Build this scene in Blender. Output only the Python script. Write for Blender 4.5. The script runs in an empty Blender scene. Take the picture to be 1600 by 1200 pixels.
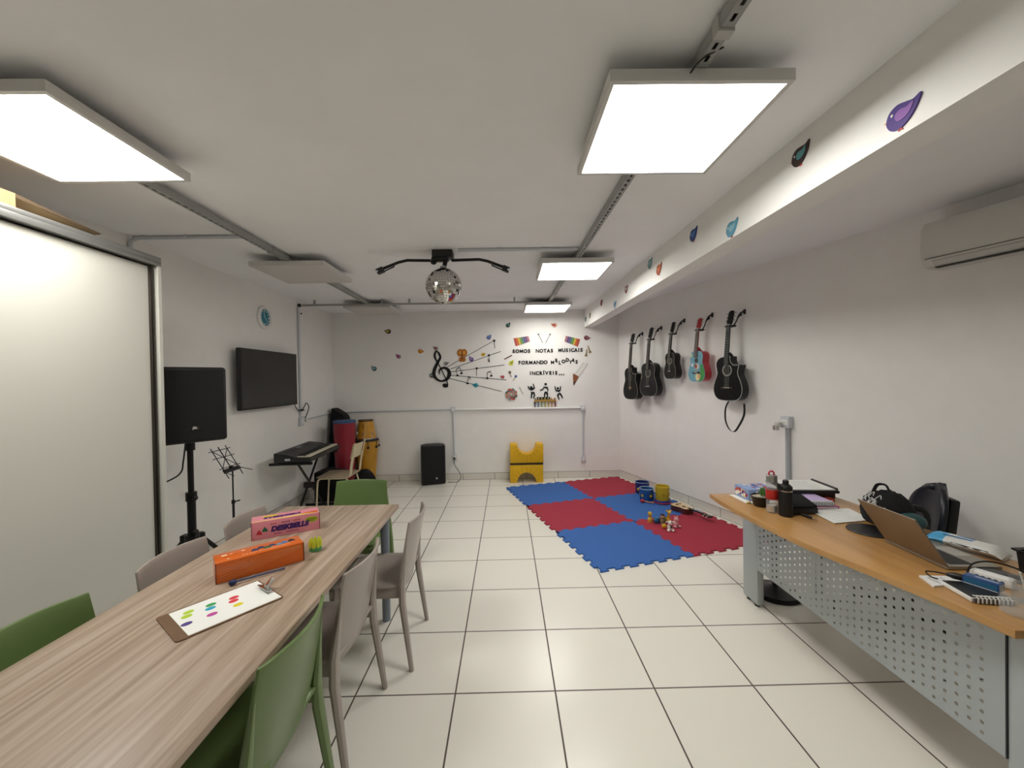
import bpy, bmesh, math, random
from mathutils import Vector, Matrix, Euler
random.seed(7)
PI = math.pi
SC = bpy.context.scene
C = SC.collection

# ------------------------------------------------------------------ camera, world, exposure
CAM_H = 1.566
def make_camera():
    roll, pitch, yaw = -0.01693, -0.010906, 0.013082
    cy, sy, cp, sp = math.cos(yaw), math.sin(yaw), math.cos(pitch), math.sin(pitch)
    fw = Vector((sy*cp, cy*cp, sp)); r0 = Vector((cy, -sy, 0)); u0 = r0.cross(fw)
    cr, sr = math.cos(roll), math.sin(roll)
    r = cr*r0 + sr*u0; u = -sr*r0 + cr*u0
    cd = bpy.data.cameras.new('camera'); co = bpy.data.objects.new('camera', cd); C.objects.link(co)
    cd.sensor_fit = 'HORIZONTAL'; cd.sensor_width = 36.0; cd.lens = 635.13/1600*36.0
    cd.clip_start = 0.02; cd.clip_end = 60
    m = Matrix((r, u, -fw)).transposed().to_4x4(); m.translation = Vector((0, 0, CAM_H))
    co.matrix_world = m
    SC.camera = co
make_camera()
w = bpy.data.worlds.new('world'); SC.world = w; w.use_nodes = True
w.node_tree.nodes['Background'].inputs[0].default_value = (0.9, 0.95, 1, 1)
w.node_tree.nodes['Background'].inputs[1].default_value = 0.05
SC.view_settings.view_transform = 'Standard'; SC.view_settings.look = 'None'
SC.view_settings.gamma = 1.0; SC.view_settings.use_curve_mapping = False
SC.view_settings.exposure = 0.34
LAMP_STRENGTH = 15.5
LAMP_DIM = 10.5

# ------------------------------------------------------------------ materials
def lin(h):
    if isinstance(h, str):
        h = h.lstrip('#'); v = [int(h[i:i+2], 16)/255 for i in (0, 2, 4)]
    else: v = list(h)
    return tuple([(c/12.92 if c <= .04045 else ((c+.055)/1.055)**2.4) for c in v] + [1.0])
MATS = {}
def mat(name, col='#808080', rough=.5, metal=0., noise=0., nscale=40., bump=0., spec=.5, trans=0., emit=0., alpha=1., coat=0.):
    if name in MATS: return MATS[name]
    m = bpy.data.materials.new(name); m.use_nodes = True
    nt = m.node_tree; b = nt.nodes['Principled BSDF']
    c = lin(col)
    b.inputs['Base Color'].default_value = c; b.inputs['Roughness'].default_value = rough
    b.inputs['Metallic'].default_value = metal; b.inputs['Specular IOR Level'].default_value = spec
    b.inputs['Transmission Weight'].default_value = trans; b.inputs['Coat Weight'].default_value = coat
    b.inputs['Alpha'].default_value = alpha
    if emit:
        b.inputs['Emission Color'].default_value = c; b.inputs['Emission Strength'].default_value = emit
    if noise or bump:
        tc = nt.nodes.new('ShaderNodeTexCoord'); n = nt.nodes.new('ShaderNodeTexNoise')
        n.inputs['Scale'].default_value = nscale; n.inputs['Detail'].default_value = 4
        nt.links.new(tc.outputs['Object'], n.inputs['Vector'])
        if noise:
            r = nt.nodes.new('ShaderNodeValToRGB')
            r.color_ramp.elements[0].position = .3; r.color_ramp.elements[1].position = .7
            r.color_ramp.elements[0].color = tuple(x*(1-noise) for x in c[:3]) + (1,)
            r.color_ramp.elements[1].color = tuple(min(1, x*(1+noise)) for x in c[:3]) + (1,)
            nt.links.new(n.outputs['Fac'], r.inputs['Fac']); nt.links.new(r.outputs['Color'], b.inputs['Base Color'])
        if bump:
            bp = nt.nodes.new('ShaderNodeBump'); bp.inputs['Strength'].default_value = bump; bp.inputs['Distance'].default_value = .002
            nt.links.new(n.outputs['Fac'], bp.inputs['Height']); nt.links.new(bp.outputs['Normal'], b.inputs['Normal'])
    MATS[name] = m
    return m
def wood(name, c0, c1, c2, scale=(14, .7, 14), rough=.4, distort=1.2, detail=5):
    m = bpy.data.materials.new(name); m.use_nodes = True; nt = m.node_tree; b = nt.nodes['Principled BSDF']
    tc = nt.nodes.new('ShaderNodeTexCoord'); mp = nt.nodes.new('ShaderNodeMapping')
    mp.inputs['Scale'].default_value = scale
    n = nt.nodes.new('ShaderNodeTexNoise'); n.inputs['Scale'].default_value = 1.6; n.inputs['Detail'].default_value = detail
    n.inputs['Distortion'].default_value = distort
    r = nt.nodes.new('ShaderNodeValToRGB'); e = r.color_ramp.elements
    e[0].position = .28; e[0].color = lin(c0); e[1].position = .72; e[1].color = lin(c2)
    x = e.new(.5); x.color = lin(c1)
    nt.links.new(tc.outputs['Object'], mp.inputs['Vector']); nt.links.new(mp.outputs['Vector'], n.inputs['Vector'])
    nt.links.new(n.outputs['Fac'], r.inputs['Fac']); nt.links.new(r.outputs['Color'], b.inputs['Base Color'])
    b.inputs['Roughness'].default_value = rough
    MATS[name] = m
    return m
def tile_mat(name, col, grout, wdt, hgt, mortar, rough=.22, axis='XY'):
    m = bpy.data.materials.new(name); m.use_nodes = True; nt = m.node_tree; b = nt.nodes['Principled BSDF']
    tc = nt.nodes.new('ShaderNodeTexCoord'); br = nt.nodes.new('ShaderNodeTexBrick')
    br.offset = 0; br.squash = 1; br.inputs['Scale'].default_value = 1
    br.inputs['Brick Width'].default_value = wdt; br.inputs['Row Height'].default_value = hgt
    br.inputs['Mortar Size'].default_value = mortar; br.inputs['Mortar Smooth'].default_value = .1; br.inputs['Bias'].default_value = 0
    c = lin(col)
    br.inputs['Color1'].default_value = c; br.inputs['Color2'].default_value = tuple(x*.975 for x in c[:3]) + (1,)
    br.inputs['Mortar'].default_value = lin(grout)
    src = tc.outputs['Object']
    if axis != 'XY':
        sp = nt.nodes.new('ShaderNodeSeparateXYZ'); cb = nt.nodes.new('ShaderNodeCombineXYZ')
        nt.links.new(src, sp.inputs[0]); nt.links.new(sp.outputs[axis[0]], cb.inputs['X']); nt.links.new(sp.outputs[axis[1]], cb.inputs['Y'])
        src = cb.outputs[0]
    nt.links.new(src, br.inputs['Vector'])
    nt.links.new(br.outputs['Color'], b.inputs['Base Color'])
    mx = nt.nodes.new('ShaderNodeMath'); mx.operation = 'MULTIPLY_ADD'; mx.inputs[1].default_value = .5; mx.inputs[2].default_value = rough
    nt.links.new(br.outputs['Fac'], mx.inputs[0]); nt.links.new(mx.outputs[0], b.inputs['Roughness'])
    n = nt.nodes.new('ShaderNodeTexNoise'); n.inputs['Scale'].default_value = 90; nt.links.new(tc.outputs['Object'], n.inputs['Vector'])
    bp = nt.nodes.new('ShaderNodeBump'); bp.inputs['Strength'].default_value = .06; bp.inputs['Distance'].default_value = .002
    nt.links.new(n.outputs['Fac'], bp.inputs['Height']); nt.links.new(bp.outputs['Normal'], b.inputs['Normal'])
    MATS[name] = m
    return m

M_WALL = mat('wall_paint', '#f0eeeb', .75, noise=.015, nscale=6, bump=.15, spec=.3)
M_WALLB = M_WALL
M_CEIL = mat('ceiling_paint', '#f5f5f6', .85, noise=.015, nscale=4, bump=.12, spec=.2)
M_FLOOR = tile_mat('floor_tile', '#edeae0', '#554b44', .5, .5, .0042, .24)
M_BASE = tile_mat('skirting_tile', '#dcd8cf', '#6b625b', .5, 5, .0035, .3, 'XZ')
M_LINE = mat('grout_line', '#8d857c', .9)
M_TABLE = wood('table_laminate', '#8c7865', '#ab9683', '#c0ae9f', (17, .8, 17), .42, 1.0)
M_DESK = wood('maple_laminate', '#ad7f48', '#bb8d55', '#c59962', (10, 1.2, 10), .3, .6)
M_GREEN = mat('green_plastic', '#637a45', .3, coat=.1)
M_TAUPE = mat('taupe_plastic', '#a0958d', .3, coat=.1)
M_STEEL = mat('grey_painted_steel', '#adb4b6', .42, metal=.05)
M_TLEG = mat('blue_grey_steel', '#868f9a', .42, metal=.05)
M_GALV = mat('galvanised_steel', '#a0a19e', .45, metal=.35)
M_ALU = mat('brushed_aluminium', '#a3a3a1', .35, metal=.8)
M_CHROME = mat('chrome', '#d8d8d8', .12, metal=1.)
M_BLACK = mat('black_plastic', '#0b0b0c', .45)
M_BLACKM = mat('black_metal', '#121213', .4, metal=.3)
M_CLOTH = mat('black_cloth', '#08080a', .95, noise=.4, nscale=200, bump=.3)
M_GRILLE = mat('speaker_grille', '#060606', .8, noise=.5, nscale=300, bump=.4)
M_WHITE = mat('white_plastic', '#e8e8e6', .4)
M_WHITEL = mat('white_laminate', '#d2d1c8', .5, spec=.3)
M_PAPER = mat('white_paper', '#e6e6e2', .8)
M_PVC = mat('grey_white_pvc', '#c9ccd2', .45)
M_LAMPF = mat('lamp_frame_white', '#d5d3cf', .5)
M_UNLIT = mat('lamp_diffuser_off', '#cfcbc6', .4)
M_LIT = mat('lamp_diffuser_lit', '#fffdf6', .5, emit=LAMP_STRENGTH)
M_LITD = mat('lamp_diffuser_lit_soft', '#fffdf6', .5, emit=LAMP_DIM)
M_CARD = mat('cardboard', '#80694a', .85, noise=.1, nscale=25)
M_CARDD = mat('cardboard_edge', '#4f3f2c', .9)
M_GLASS = mat('clear_glass', '#f4f8f8', .03, trans=1.)
M_CLEAR = mat('clear_plastic', '#dfe3e3', .08, alpha=.13)
M_RED = mat('red_plastic', '#b0231c', .45)
M_YEL = mat('yellow_vinyl', '#e8b406', .45, noise=.04, nscale=12, bump=.3)
M_MATB = mat('blue_eva_foam', '#3465ae', .85, noise=.04, nscale=160, bump=.25)
M_MATR = mat('red_eva_foam', '#a3293f', .85, noise=.04, nscale=160, bump=.25)
def C_(h, rough=.55): return mat('colour_' + h.strip('#'), h, rough)

# ------------------------------------------------------------------ mesh builder
class MB:
    def __init__(s): s.bm = bmesh.new(); s.mats = []; s.mi = 0
    def use(s, m):
        if m not in s.mats: s.mats.append(m)
        s.mi = s.mats.index(m); return s
    def face(s, vs):
        try: f = s.bm.faces.new(vs); f.material_index = s.mi; return f
        except ValueError: return None
    def v(s, p): return s.bm.verts.new(p)
    def box(s, c, size, rot=None, bev=0., taper=None):
        hx, hy, hz = [d/2 for d in size]
        b = bmesh.new()
        vs = []
        for z in (-1, 1):
            k = taper if (taper and z > 0) else (1, 1)
            for x, y in ((-1, -1), (1, -1), (1, 1), (-1, 1)): vs.append(b.verts.new((x*hx*k[0], y*hy*k[1], z*hz)))
        for q in ((0, 3, 2, 1), (4, 5, 6, 7), (0, 1, 5, 4), (1, 2, 6, 5), (2, 3, 7, 6), (3, 0, 4, 7)): b.faces.new([vs[i] for i in q])
        if bev: bmesh.ops.bevel(b, geom=list(b.edges), offset=bev, segments=2, profile=.5, affect='EDGES')
        R = (rot if isinstance(rot, Matrix) else Euler(rot).to_matrix()) if rot is not None else Matrix.Identity(3)
        c = Vector(c); mp = {}
        for v in b.verts: mp[v] = s.v(R @ v.co + c)
        for f in b.faces: s.face([mp[v] for v in f.verts])
        b.free(); return s
    def rings(s, rings, closed=True, cap=True):
        rv = [[s.v(p) for p in r] for r in rings]
        n = len(rv[0])
        for a, b in zip(rv, rv[1:]):
            for i in range(n if closed else n-1):
                j = (i+1) % n; s.face([a[i], a[j], b[j], b[i]])
        if cap and closed:
            s.face(list(reversed(rv[0]))); s.face(rv[-1])
        return s
    def tube(s, pts, r, seg=10, cap=True, sq=1., closed=False):
        pts = [Vector(p) for p in pts]; n = len(pts)
        rr = r if isinstance(r, (list, tuple)) else [r]*n
        rings = []; up = None
        for i, p in enumerate(pts):
            if closed: t = pts[(i+1) % n] - pts[i-1]
            else: t = pts[min(i+1, n-1)] - pts[max(i-1, 0)]
            t.normalize()
            if up is None:
                up = Vector((0, 0, 1)) if abs(t.z) < .9 else Vector((0, 1, 0))
            a = t.cross(up); 
            if a.length < 1e-5: a = t.cross(Vector((1, 0, 0)))
            a.normalize(); b = a.cross(t); up = b
            rings.append([p + rr[i]*(math.cos(2*PI*k/seg)*a + sq*math.sin(2*PI*k/seg)*b) for k in range(seg)])
        if closed: rings.append(rings[0]); return s.rings(rings, True, False)
        return s.rings(rings, True, cap)
    def cyl(s, p0, p1, r0, r1=None, seg=20, cap=True):
        return s.tube([p0, p1], [r0, r0 if r1 is None else r1], seg, cap)
    def lathe(s, prof, c=(0, 0, 0), seg=28, cap=True):
        c = Vector(c)
        return s.rings([[c + Vector((r*math.cos(2*PI*k/seg), r*math.sin(2*PI*k/seg), z)) for k in range(seg)] for r, z in prof], True, cap)
    def prism(s, pts, y0, y1, fn=None):
        """polygon in the local XZ plane, between y0 (front) and y1 (back)"""
        f = fn or (lambda x, y, z: (x, y, z))
        a = [s.v(f(x, y0, z)) for x, z in pts]; b = [s.v(f(x, y1, z)) for x, z in pts]
        s.face(a); s.face(list(reversed(b))); n = len(pts)
        for i in range(n): s.face([a[i], b[i], b[(i+1) % n], a[(i+1) % n]])
        return s
    def slab(s, pts, z0, z1):
        a = [s.v((x, y, z0)) for x, y in pts]; b = [s.v((x, y, z1)) for x, y in pts]
        s.face(list(reversed(a))); s.face(b); n = len(pts)
        for i in range(n): s.face([a[i], a[(i+1) % n], b[(i+1) % n], b[i]])
        return s
    def ribbon(s, pts, wd, y0, y1, closed=False):
        n = len(pts); ww = wd if isinstance(wd, (list, tuple)) else [wd]*n
        L = []; R = []
        for i, (x, z) in enumerate(pts):
            if closed: a, b = pts[i-1], pts[(i+1) % n]
            else: a, b = pts[max(i-1, 0)], pts[min(i+1, n-1)]
            d = Vector((b[0]-a[0], b[1]-a[1])); d.normalize(); nx, nz = -d.y*ww[i]/2, d.x*ww[i]/2
            L.append((x+nx, z+nz)); R.append((x-nx, z-nz))
        rings = [[(l[0], y0, l[1]), (r[0], y0, r[1]), (r[0], y1, r[1]), (l[0], y1, l[1])] for l, r in zip(L, R)]
        if closed: rings.append(rings[0])
        return s.rings(rings, True, not closed)
    def sphere(s, c, r, seg=16, rot=None):
        r = r if isinstance(r, (tuple, list)) else (r, r, r); c = Vector(c); h = seg//2
        R = Euler(rot).to_matrix() if rot else Matrix.Identity(3)
        rings = []
        for i in range(h+1):
            a = -PI/2 + PI*i/h; a = max(-PI/2+.02, min(PI/2-.02, a))
            rings.append([c + R @ Vector((r[0]*math.cos(a)*math.cos(2*PI*k/seg), r[1]*math.cos(a)*math.sin(2*PI*k/seg), r[2]*math.sin(a))) for k in range(seg)])
        return s.rings(rings)
    def grid(s, fn, nu, nv):
        g = [[s.v(fn(i/nu, j/nv)) for i in range(nu+1)] for j in range(nv+1)]
        for j in range(nv):
            for i in range(nu): s.face([g[j][i], g[j][i+1], g[j+1][i+1], g[j+1][i]])
        return s
    def add_mesh(s, me, M):
        b = bmesh.new(); b.from_mesh(me); mp = {}
        for v in b.verts: mp[v] = s.v(M @ v.co)
        for f in b.faces: s.face([mp[v] for v in f.verts])
        b.free(); return s
    def build(s, name, m=None, parent=None, smooth=35, loc=None, rotz=0, label=None, fix=True):
        if fix: bmesh.ops.recalc_face_normals(s.bm, faces=s.bm.faces)
        me = bpy.data.meshes.new(name); s.bm.to_mesh(me); s.bm.free()
        for mm in (s.mats or [m]): me.materials.append(mm)
        if smooth:
            for p in me.polygons: p.use_smooth = True
            me.set_sharp_from_angle(angle=math.radians(smooth))
        o = bpy.data.objects.new(name, me); C.objects.link(o)
        if parent: o.parent = parent
        if loc is not None: o.location = loc
        if rotz: o.rotation_euler = (0, 0, rotz)
        if label: o['label'] = label
        return o

def tag(o, label, cat, group=None, kind=None):
    o['label'] = label; o['category'] = cat
    if group: o['group'] = group
    if kind: o['kind'] = kind
    return o
def thing(name, label, cat, loc=(0, 0, 0), rotz=0, group=None):
    o = bpy.data.objects.new(name, None); C.objects.link(o); o.empty_display_size = .05
    o.location = loc; o.rotation_euler = (0, 0, rotz)
    return tag(o, label, cat, group)
def struct(o, label=None, cat=None):
    o['kind'] = 'structure'
    if label: o['label'] = label
    if cat: o['category'] = cat
    return o
def dup(root, loc, rotz, label, group=None):
    r = root.copy(); C.objects.link(r); r.location = loc; r.rotation_euler = (0, 0, rotz); r['label'] = label
    if group: r['group'] = group
    for ch in list(root.children):
        c = ch.copy(); C.objects.link(c); c.parent = r
        for g in list(ch.children):
            d = g.copy(); C.objects.link(d); d.parent = c
    return r
_tcache = {}
def text_mesh(txt, size, extrude=0., offset=0., shear=0., align='CENTER'):
    cu = bpy.data.curves.new('lettering', 'FONT'); cu.body = txt; cu.size = size; cu.extrude = extrude; cu.offset = offset
    cu.align_x = align; cu.align_y = 'CENTER'; cu.shear = shear; cu.resolution_u = 3
    o = bpy.data.objects.new('lettering', cu); C.objects.link(o)
    dg = bpy.context.evaluated_depsgraph_get(); dg.update()
    me = bpy.data.meshes.new_from_object(o.evaluated_get(dg))
    bpy.data.objects.remove(o); bpy.data.curves.remove(cu)
    return me
FACE = Matrix.Rotation(PI/2, 4, 'X')            # text plane XY -> XZ, reading from -Y
def smoothpts(pts, n=6, closed=False):
    P = [Vector(p) for p in pts]; out = []; N = len(P)
    for i in range(N if closed else N-1):
        p0 = P[i-1] if (closed or i > 0) else P[0]; p1 = P[i]; p2 = P[(i+1) % N]; p3 = P[(i+2) % N] if (closed or i+2 < N) else P[-1]
        for k in range(n):
            t = k/n
            out.append(.5*((2*p1) + (-p0+p2)*t + (2*p0-5*p1+4*p2-p3)*t*t + (-p0+3*p1-3*p2+p3)*t**3))
    if not closed: out.append(P[-1])
    return [tuple(q) for q in out]
def circ(r, n=24, c=(0, 0), rz=None): return [(c[0]+r*math.cos(2*PI*k/n), c[1]+(rz or r)*math.sin(2*PI*k/n)) for k in range(n)]

# ------------------------------------------------------------------ room shell
YB, XL, ZC, YF = 6.402, -2.722, 2.65, -1.6
CR = Vector((1.785, 6.402, 0)); WD = Vector((.282, -.9594, 0)); WO = Vector((-.9594, -.282, 0))   # right wall: corner, run, inward
TH_R = math.atan2(-.9594, .282)
def rw(s, z=0, o=0): return CR + s*WD + o*WO + Vector((0, 0, z))
def lw(y, z=0, o=0): return Vector((XL+o, y, z))
def bw(x, z=0, o=0): return Vector((x, YB-o, z))
SR = (YB-YF)/.9594
XF = rw(SR).x
TX, TY = -.28281, 2.020325
mb = MB()
def fl(z0, z1, pts):
    m = MB(); m.slab([(x-TX, y-TY) for x, y in pts], z0, z1); return m
foot = [(XL-.1, YF-.1), (XF+.15, YF-.1), (CR.x+.03, YB+.1), (XL-.1, YB+.1)]
struct(fl(-.1, 0, foot).build('floor', M_FLOOR, loc=(TX, TY, 0)), 'white glossy square floor tiles with dark grout', 'floor')
struct(fl(ZC, ZC+.1, foot).build('ceiling', M_CEIL, loc=(TX, TY, 0)), 'plain white painted ceiling', 'ceiling')
struct(MB().box(((XL+CR.x)/2, YB+.05, ZC/2), (CR.x-XL+.2, .1, ZC)).build('wall_back', M_WALL), 'white back wall with foam music decorations', 'wall')
struct(MB().box((XL-.05, (YB+YF)/2, ZC/2), (.1, YB-YF, ZC)).build('wall_left', M_WALL), 'white left wall with television', 'wall')
struct(MB().box(((XL+XF)/2, YF-.05, ZC/2), (XF-XL+.2, .1, ZC)).build('wall_front', M_WALL), 'white wall behind the viewer', 'wall')
struct(MB().box((SR/2, .05, ZC/2), (SR+.1, .1, ZC)).build('wall_right', M_WALL, loc=CR, rotz=TH_R), 'white slanting right wall with guitars', 'wall')
# ceiling beam
def BX(y): return 1.372 - .0205*y
p = [(BX(YF), YF), (BX(YF)+.155, YF), (BX(YB)+.14, YB-.001), (BX(YB), YB-.001)]
struct(MB().slab(p, 2.367, ZC).build('trim_1', M_WALL), 'white ceiling beam with paper birds along it', 'beam')
# skirting
def skirting(name, L, loc, rot, label):
    m = MB(); m.use(M_BASE).box((L/2, -.004, .05), (L, .008, .1)); m.use(M_LINE).box((L/2, -.0045, .1005), (L, .009, .003))
    struct(m.build(name, loc=loc, rotz=rot), label, 'skirting')
skirting('baseboard_back', CR.x-XL-.02, (XL+.01, YB, 0), 0, 'white tile skirting along the back wall')
skirting('baseboard_left', YB-2.6, (XL, 2.56, 0), PI/2, 'white tile skirting along the left wall')
skirting('baseboard_right', SR-.1, tuple(rw(.02)), TH_R, 'white tile skirting along the guitar wall')

# ------------------------------------------------------------------ ceiling lamps, rails, conduits
def lamp(x, y, m, label):
    t = thing('ceiling_lamp', label, 'ceiling lamp', (x, y, 2.55), 0, 'square ceiling panel lamps')
    f = MB(); a, b = .311, .293
    f.box((0, a-.009, .02), (2*a, .018, .04)); f.box((0, -a+.009, .02), (2*a, .018, .04))
    f.box((a-.009, 0, .02), (.018, 2*a-.036, .04)); f.box((-a+.009, 0, .02), (.018, 2*a-.036, .04)); f.box((0, 0, .034), (2*b, 2*b, .012))
    f.build('frame', M_LAMPF, t)
    MB().box((0, 0, .008), (2*b-.002, 2*b-.002, .01)).build('diffuser', m, t)
lamp(.671, 1.665, M_LIT, 'lit square ceiling panel nearest the viewer on the right rail')
lamp(-1.825, 1.69, M_LIT, 'lit square ceiling panel above the white wardrobe')
lamp(.622, 3.76, M_LIT, 'lit square ceiling panel in the middle of the right rail')
lamp(.578, 5.72, M_LITD, 'lit square ceiling panel at the far end of the right rail')
lamp(-1.825, 3.74, M_UNLIT, 'unlit square ceiling panel in front of the clock')
lamp(-1.835, 5.72, M_UNLIT, 'unlit square ceiling panel at the far end of the left rail')
def rail(x0, y0, x1, y1, label):
    t = thing('ceiling_rail', label, 'ceiling rail', (x0, y0, 2.592), math.atan2(y1-y0, x1-x0)-PI/2, 'perforated ceiling rails')
    L = math.hypot(x1-x0, y1-y0); m = MB(); wd = .019; n = int(L/.05)
    m.box((-wd, L/2, .02), (.002, L, .038)); m.box((wd, L/2, .02), (.002, L, .038)); m.box((0, L/2, .037), (2*wd, L, .003))
    st = L/n
    for sx in (-1, 1): m.box((sx*.0125, L/2, .001), (.013, L, .002))
    for k in range(n): m.box((0, k*st+.5*st-.014, .001), (.012, st-.026, .002))
    m.build('channel', M_GALV, t, smooth=0)
    return t
rr = rail(.715, YF+.02, .585, 6.05, 'perforated steel ceiling rail carrying the three lit right lamps')
for yy in (1.2, 4.9): MB().box((0, yy-YF, .018), (.052, .035, .05), bev=.003).build('clamp', mat('clamp_white', '#b5b4b0', .5), rr)
rl = rail(-1.845, YF+.02, -1.815, 6.05, 'perforated steel ceiling rail carrying the lamps on the left')
MB().box((0, 3.2-YF, .018), (.052, .03, .05), bev=.003).build('clamp', M_GALV, rl)
def wire(pts, r, name, label, cat, m=M_BLACK, n=8):
    return tag(MB().tube(smoothpts(pts, n), r, 8).build(name, m), label, cat)
wire([(.70, 1.28, 2.60), (.645, 1.31, 2.585), (.628, 1.37, 2.575), (.65, 1.42, 2.595)], .003, 'lamp_cable', 'thin black cable looping from rail into nearest right lamp', 'cable')
# conduits hung from or lying on the ceiling
t = thing('ceiling_conduit', 'long grey conduit hung across the far end of ceiling', 'conduit', (0, 5.375, 2.585))
MB().tube([(XL+.03, 0, 0), (.30, 0, 0)], .014, 10).build('pipe', mat('conduit_grey', '#a19f9a', .5), t)
for x in (-2.50, -1.62, -1.26, .12): MB().box((x, 0, .032), (.022, .022, .066)).build('bracket', M_GALV, t)
MB().sphere((XL+.026, 0, .0), .024).build('elbow', M_BLACK, t, label='black elbow')
t = thing('ceiling_conduit', 'white conduit on ceiling from left wall to left rail', 'conduit', (0, 2.99, ZC))
MB().tube(smoothpts([(XL+.015, 0, -.25), (XL+.015, 0, -.06), (XL+.05, 0, -.02), (XL+.12, 0, -.014), (-1.87, 0, -.014)], 5), .0135, 10).build('pipe', M_PVC, t)
for x in (-2.6, -2.3): MB().box((x, 0, -.010), (.02, .036, .02)).build('clip', M_PVC, t)
t = thing('ceiling_conduit', 'white conduit on ceiling from mirror ball mount to right rail', 'conduit', (0, 3.36, ZC))
MB().tube([(-.38, 0, -.0135), (.605, 0, -.0135)], .0125, 10).build('pipe', M_PVC, t)
for x in (-.05, .32): MB().box((x, 0, -.010), (.02, .036, .02)).build('clip', M_PVC, t)

# wall conduits and sockets
def conduit(name, label, pts, r=.0135, m=M_PVC, clips=()):
    return tag(MB().tube(pts, r, 10).build(name, m), label, 'conduit')
conduit('wall_conduit', 'vertical white conduit on left wall beside the television', [lw(5.36, 1.12, .016), lw(5.36, 2.56, .016)])
tag(MB().use(M_PVC).tube([lw(5.40, 1.075, .014), lw(YB-.03, 1.10, .014)], .011, 8).tube([(XL+.014, YB-.03, 1.10), (XL+.03, YB-.014, 1.10), (-.89, YB-.014, 1.11)], .012, 8).build('wall_conduit'), 'horizontal grey conduit around left corner behind the drums', 'conduit')
tag(MB().tube([bw(-.81, 1.108, .018), bw(1.15, 1.103, .018)], .018, 10).build('wall_conduit', M_WHITE), 'thick horizontal white conduit under the foam dancers', 'conduit')
conduit('wall_conduit', 'vertical white conduit down to the floor speaker socket', [bw(-.848, 1.07, .014), bw(-.836, .40, .014)])
conduit('wall_conduit', 'vertical white conduit right of yellow foam blocks', [bw(1.193, 1.06, .014), bw(1.187, .33, .014)])
conduit('wall_conduit', 'vertical grey conduit on right wall above the teacher desk', [rw(2.83, .02, .02), rw(2.83, 1.09, .02)], .02, mat('conduit_blue_grey', '#aeb1b8', .45))
def socket(loc, rot, label, w_=.06, h_=.09, d=.045, plug=False, holes=True):
    t = thing('socket_box', label, 'socket', loc, rot, 'surface sockets and junction boxes')
    MB().box((0, -d/2, 0), (w_, d, h_), bev=.006).build('body', M_PVC, t)
    MB().box((0, -d-.0015, 0), (w_*.72, .003, h_*.5), bev=.001).build('cover', M_WHITE, t)
    if holes:
        h = MB()
        for dx in (-.009, 0, .009): h.cyl((dx, -d-.0028, 0), (dx, -d-.0042, 0), .0024, seg=8)
        h.build('contacts', mat('socket_dark', '#3a3a3c', .6), t)
    return t
socket(bw(-.848, 1.11), 0, 'white junction box where conduit branches above the floor speaker')
socket(bw(-.834, .36), 0, 'white socket with a black plug beside the floor speaker')
socket(bw(1.19, 1.10), 0, 'white junction box at right end of thick conduit')
socket(bw(1.187, .29), 0, 'white socket low on back wall right of yellow blocks')
socket(lw(5.36, 1.065), PI/2, 'white socket box below the television corner', .07, .11)
socket(rw(2.83, 1.135), TH_R, 'grey socket box on top of conduit above the desk', .085, .105, .06)
t = thing('plug_adapter', 'clear plug adapter hanging on the socket above desk', 'plug', rw(2.80, 1.115, .065), TH_R)
MB().box((0, -.03, 0), (.045, .05, .035), bev=.006).box((0, -.06, -.03), (.04, .045, .045), bev=.006).build('body', mat('milky_plastic', '#b8b6b2', .35), t)
MB().box((.0, -.0835, -.03), (.008, .004, .035)).build('slot', C_('#6b3b33'), t)
t = thing('wall_plug', 'black plug in the socket beside floor speaker', 'plug', bw(-.834, .36, .05))
MB().box((0, -.02, -.005), (.03, .03, .03), bev=.006).build('body', M_BLACK, t)
MB().tube(smoothpts([(0, -.025, -.02), (0, -.03, -.1), (.06, -.03, -.2), (.10, -.05, -.29), (.06, -.09, -.352), (-.03, -.1, -.356), (-.1, -.11, -.356)], 8), .0045, 8).build('cable', mat('dark_cable', '#3a3a3a', .6), t)
tag(MB().sphere(lw(5.45, 2.49, .008), (.01, .012, .012), 10).build('wall_hook', M_BLACKM), 'tiny dark screw in wall below the conduit elbow', 'screw')

# ------------------------------------------------------------------ mirror ball with its mount
BC = Vector((-.515, 3.43, 2.36))
t = thing('mirror_ball_mount', 'black motor mount with two bent arms holding mirror ball', 'light mount', (-.515, 3.43, ZC))
MB().box((0, 0, -.03), (.17, .13, .06), bev=.008).build('motor_box', M_BLACK, t)
MB().box((-.02, -.03, -.075), (.14, .07, .035), bev=.01).sphere((-.075, -.03, -.09), .028).build('motor', M_BLACKM, t)
for s in (-1, 1):
    m = MB().tube([(s*.07, 0, -.075), (s*.30, 0, -.07), (s*.37, 0, -.085), (s*.54, 0, -.15)], .0125, 8)
    a = m.build('arm', M_BLACKM, t)
    h = MB().box((s*.525, -.005, -.155), (.06, .05, .045), (0, s*.4, 0), bev=.006).tube([(s*.50, -.01, -.165), (s*.41, -.01, -.125), (s*.405, -.01, -.10)], .006, 8).build('spotlight', M_BLACK, a)
    MB().cyl((s*.545, -.03, -.165), (s*.547, -.036, -.168), .009, seg=12).build('lens', C_('#c9d3df', .1), a)
MB().box((.02, -.02, -.096), (.035, .012, .055), (0, .25, 0)).build('hanger', M_BLACKM, t)
m = MB(); R_ = .148
m.use(mat('ball_grout', '#4b4a48', .6)).sphere((0, 0, 0), R_*.985, 36)
m.use(mat('mirror_tile', '#cfcdc8', .08, metal=1.))
NR = 22
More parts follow.
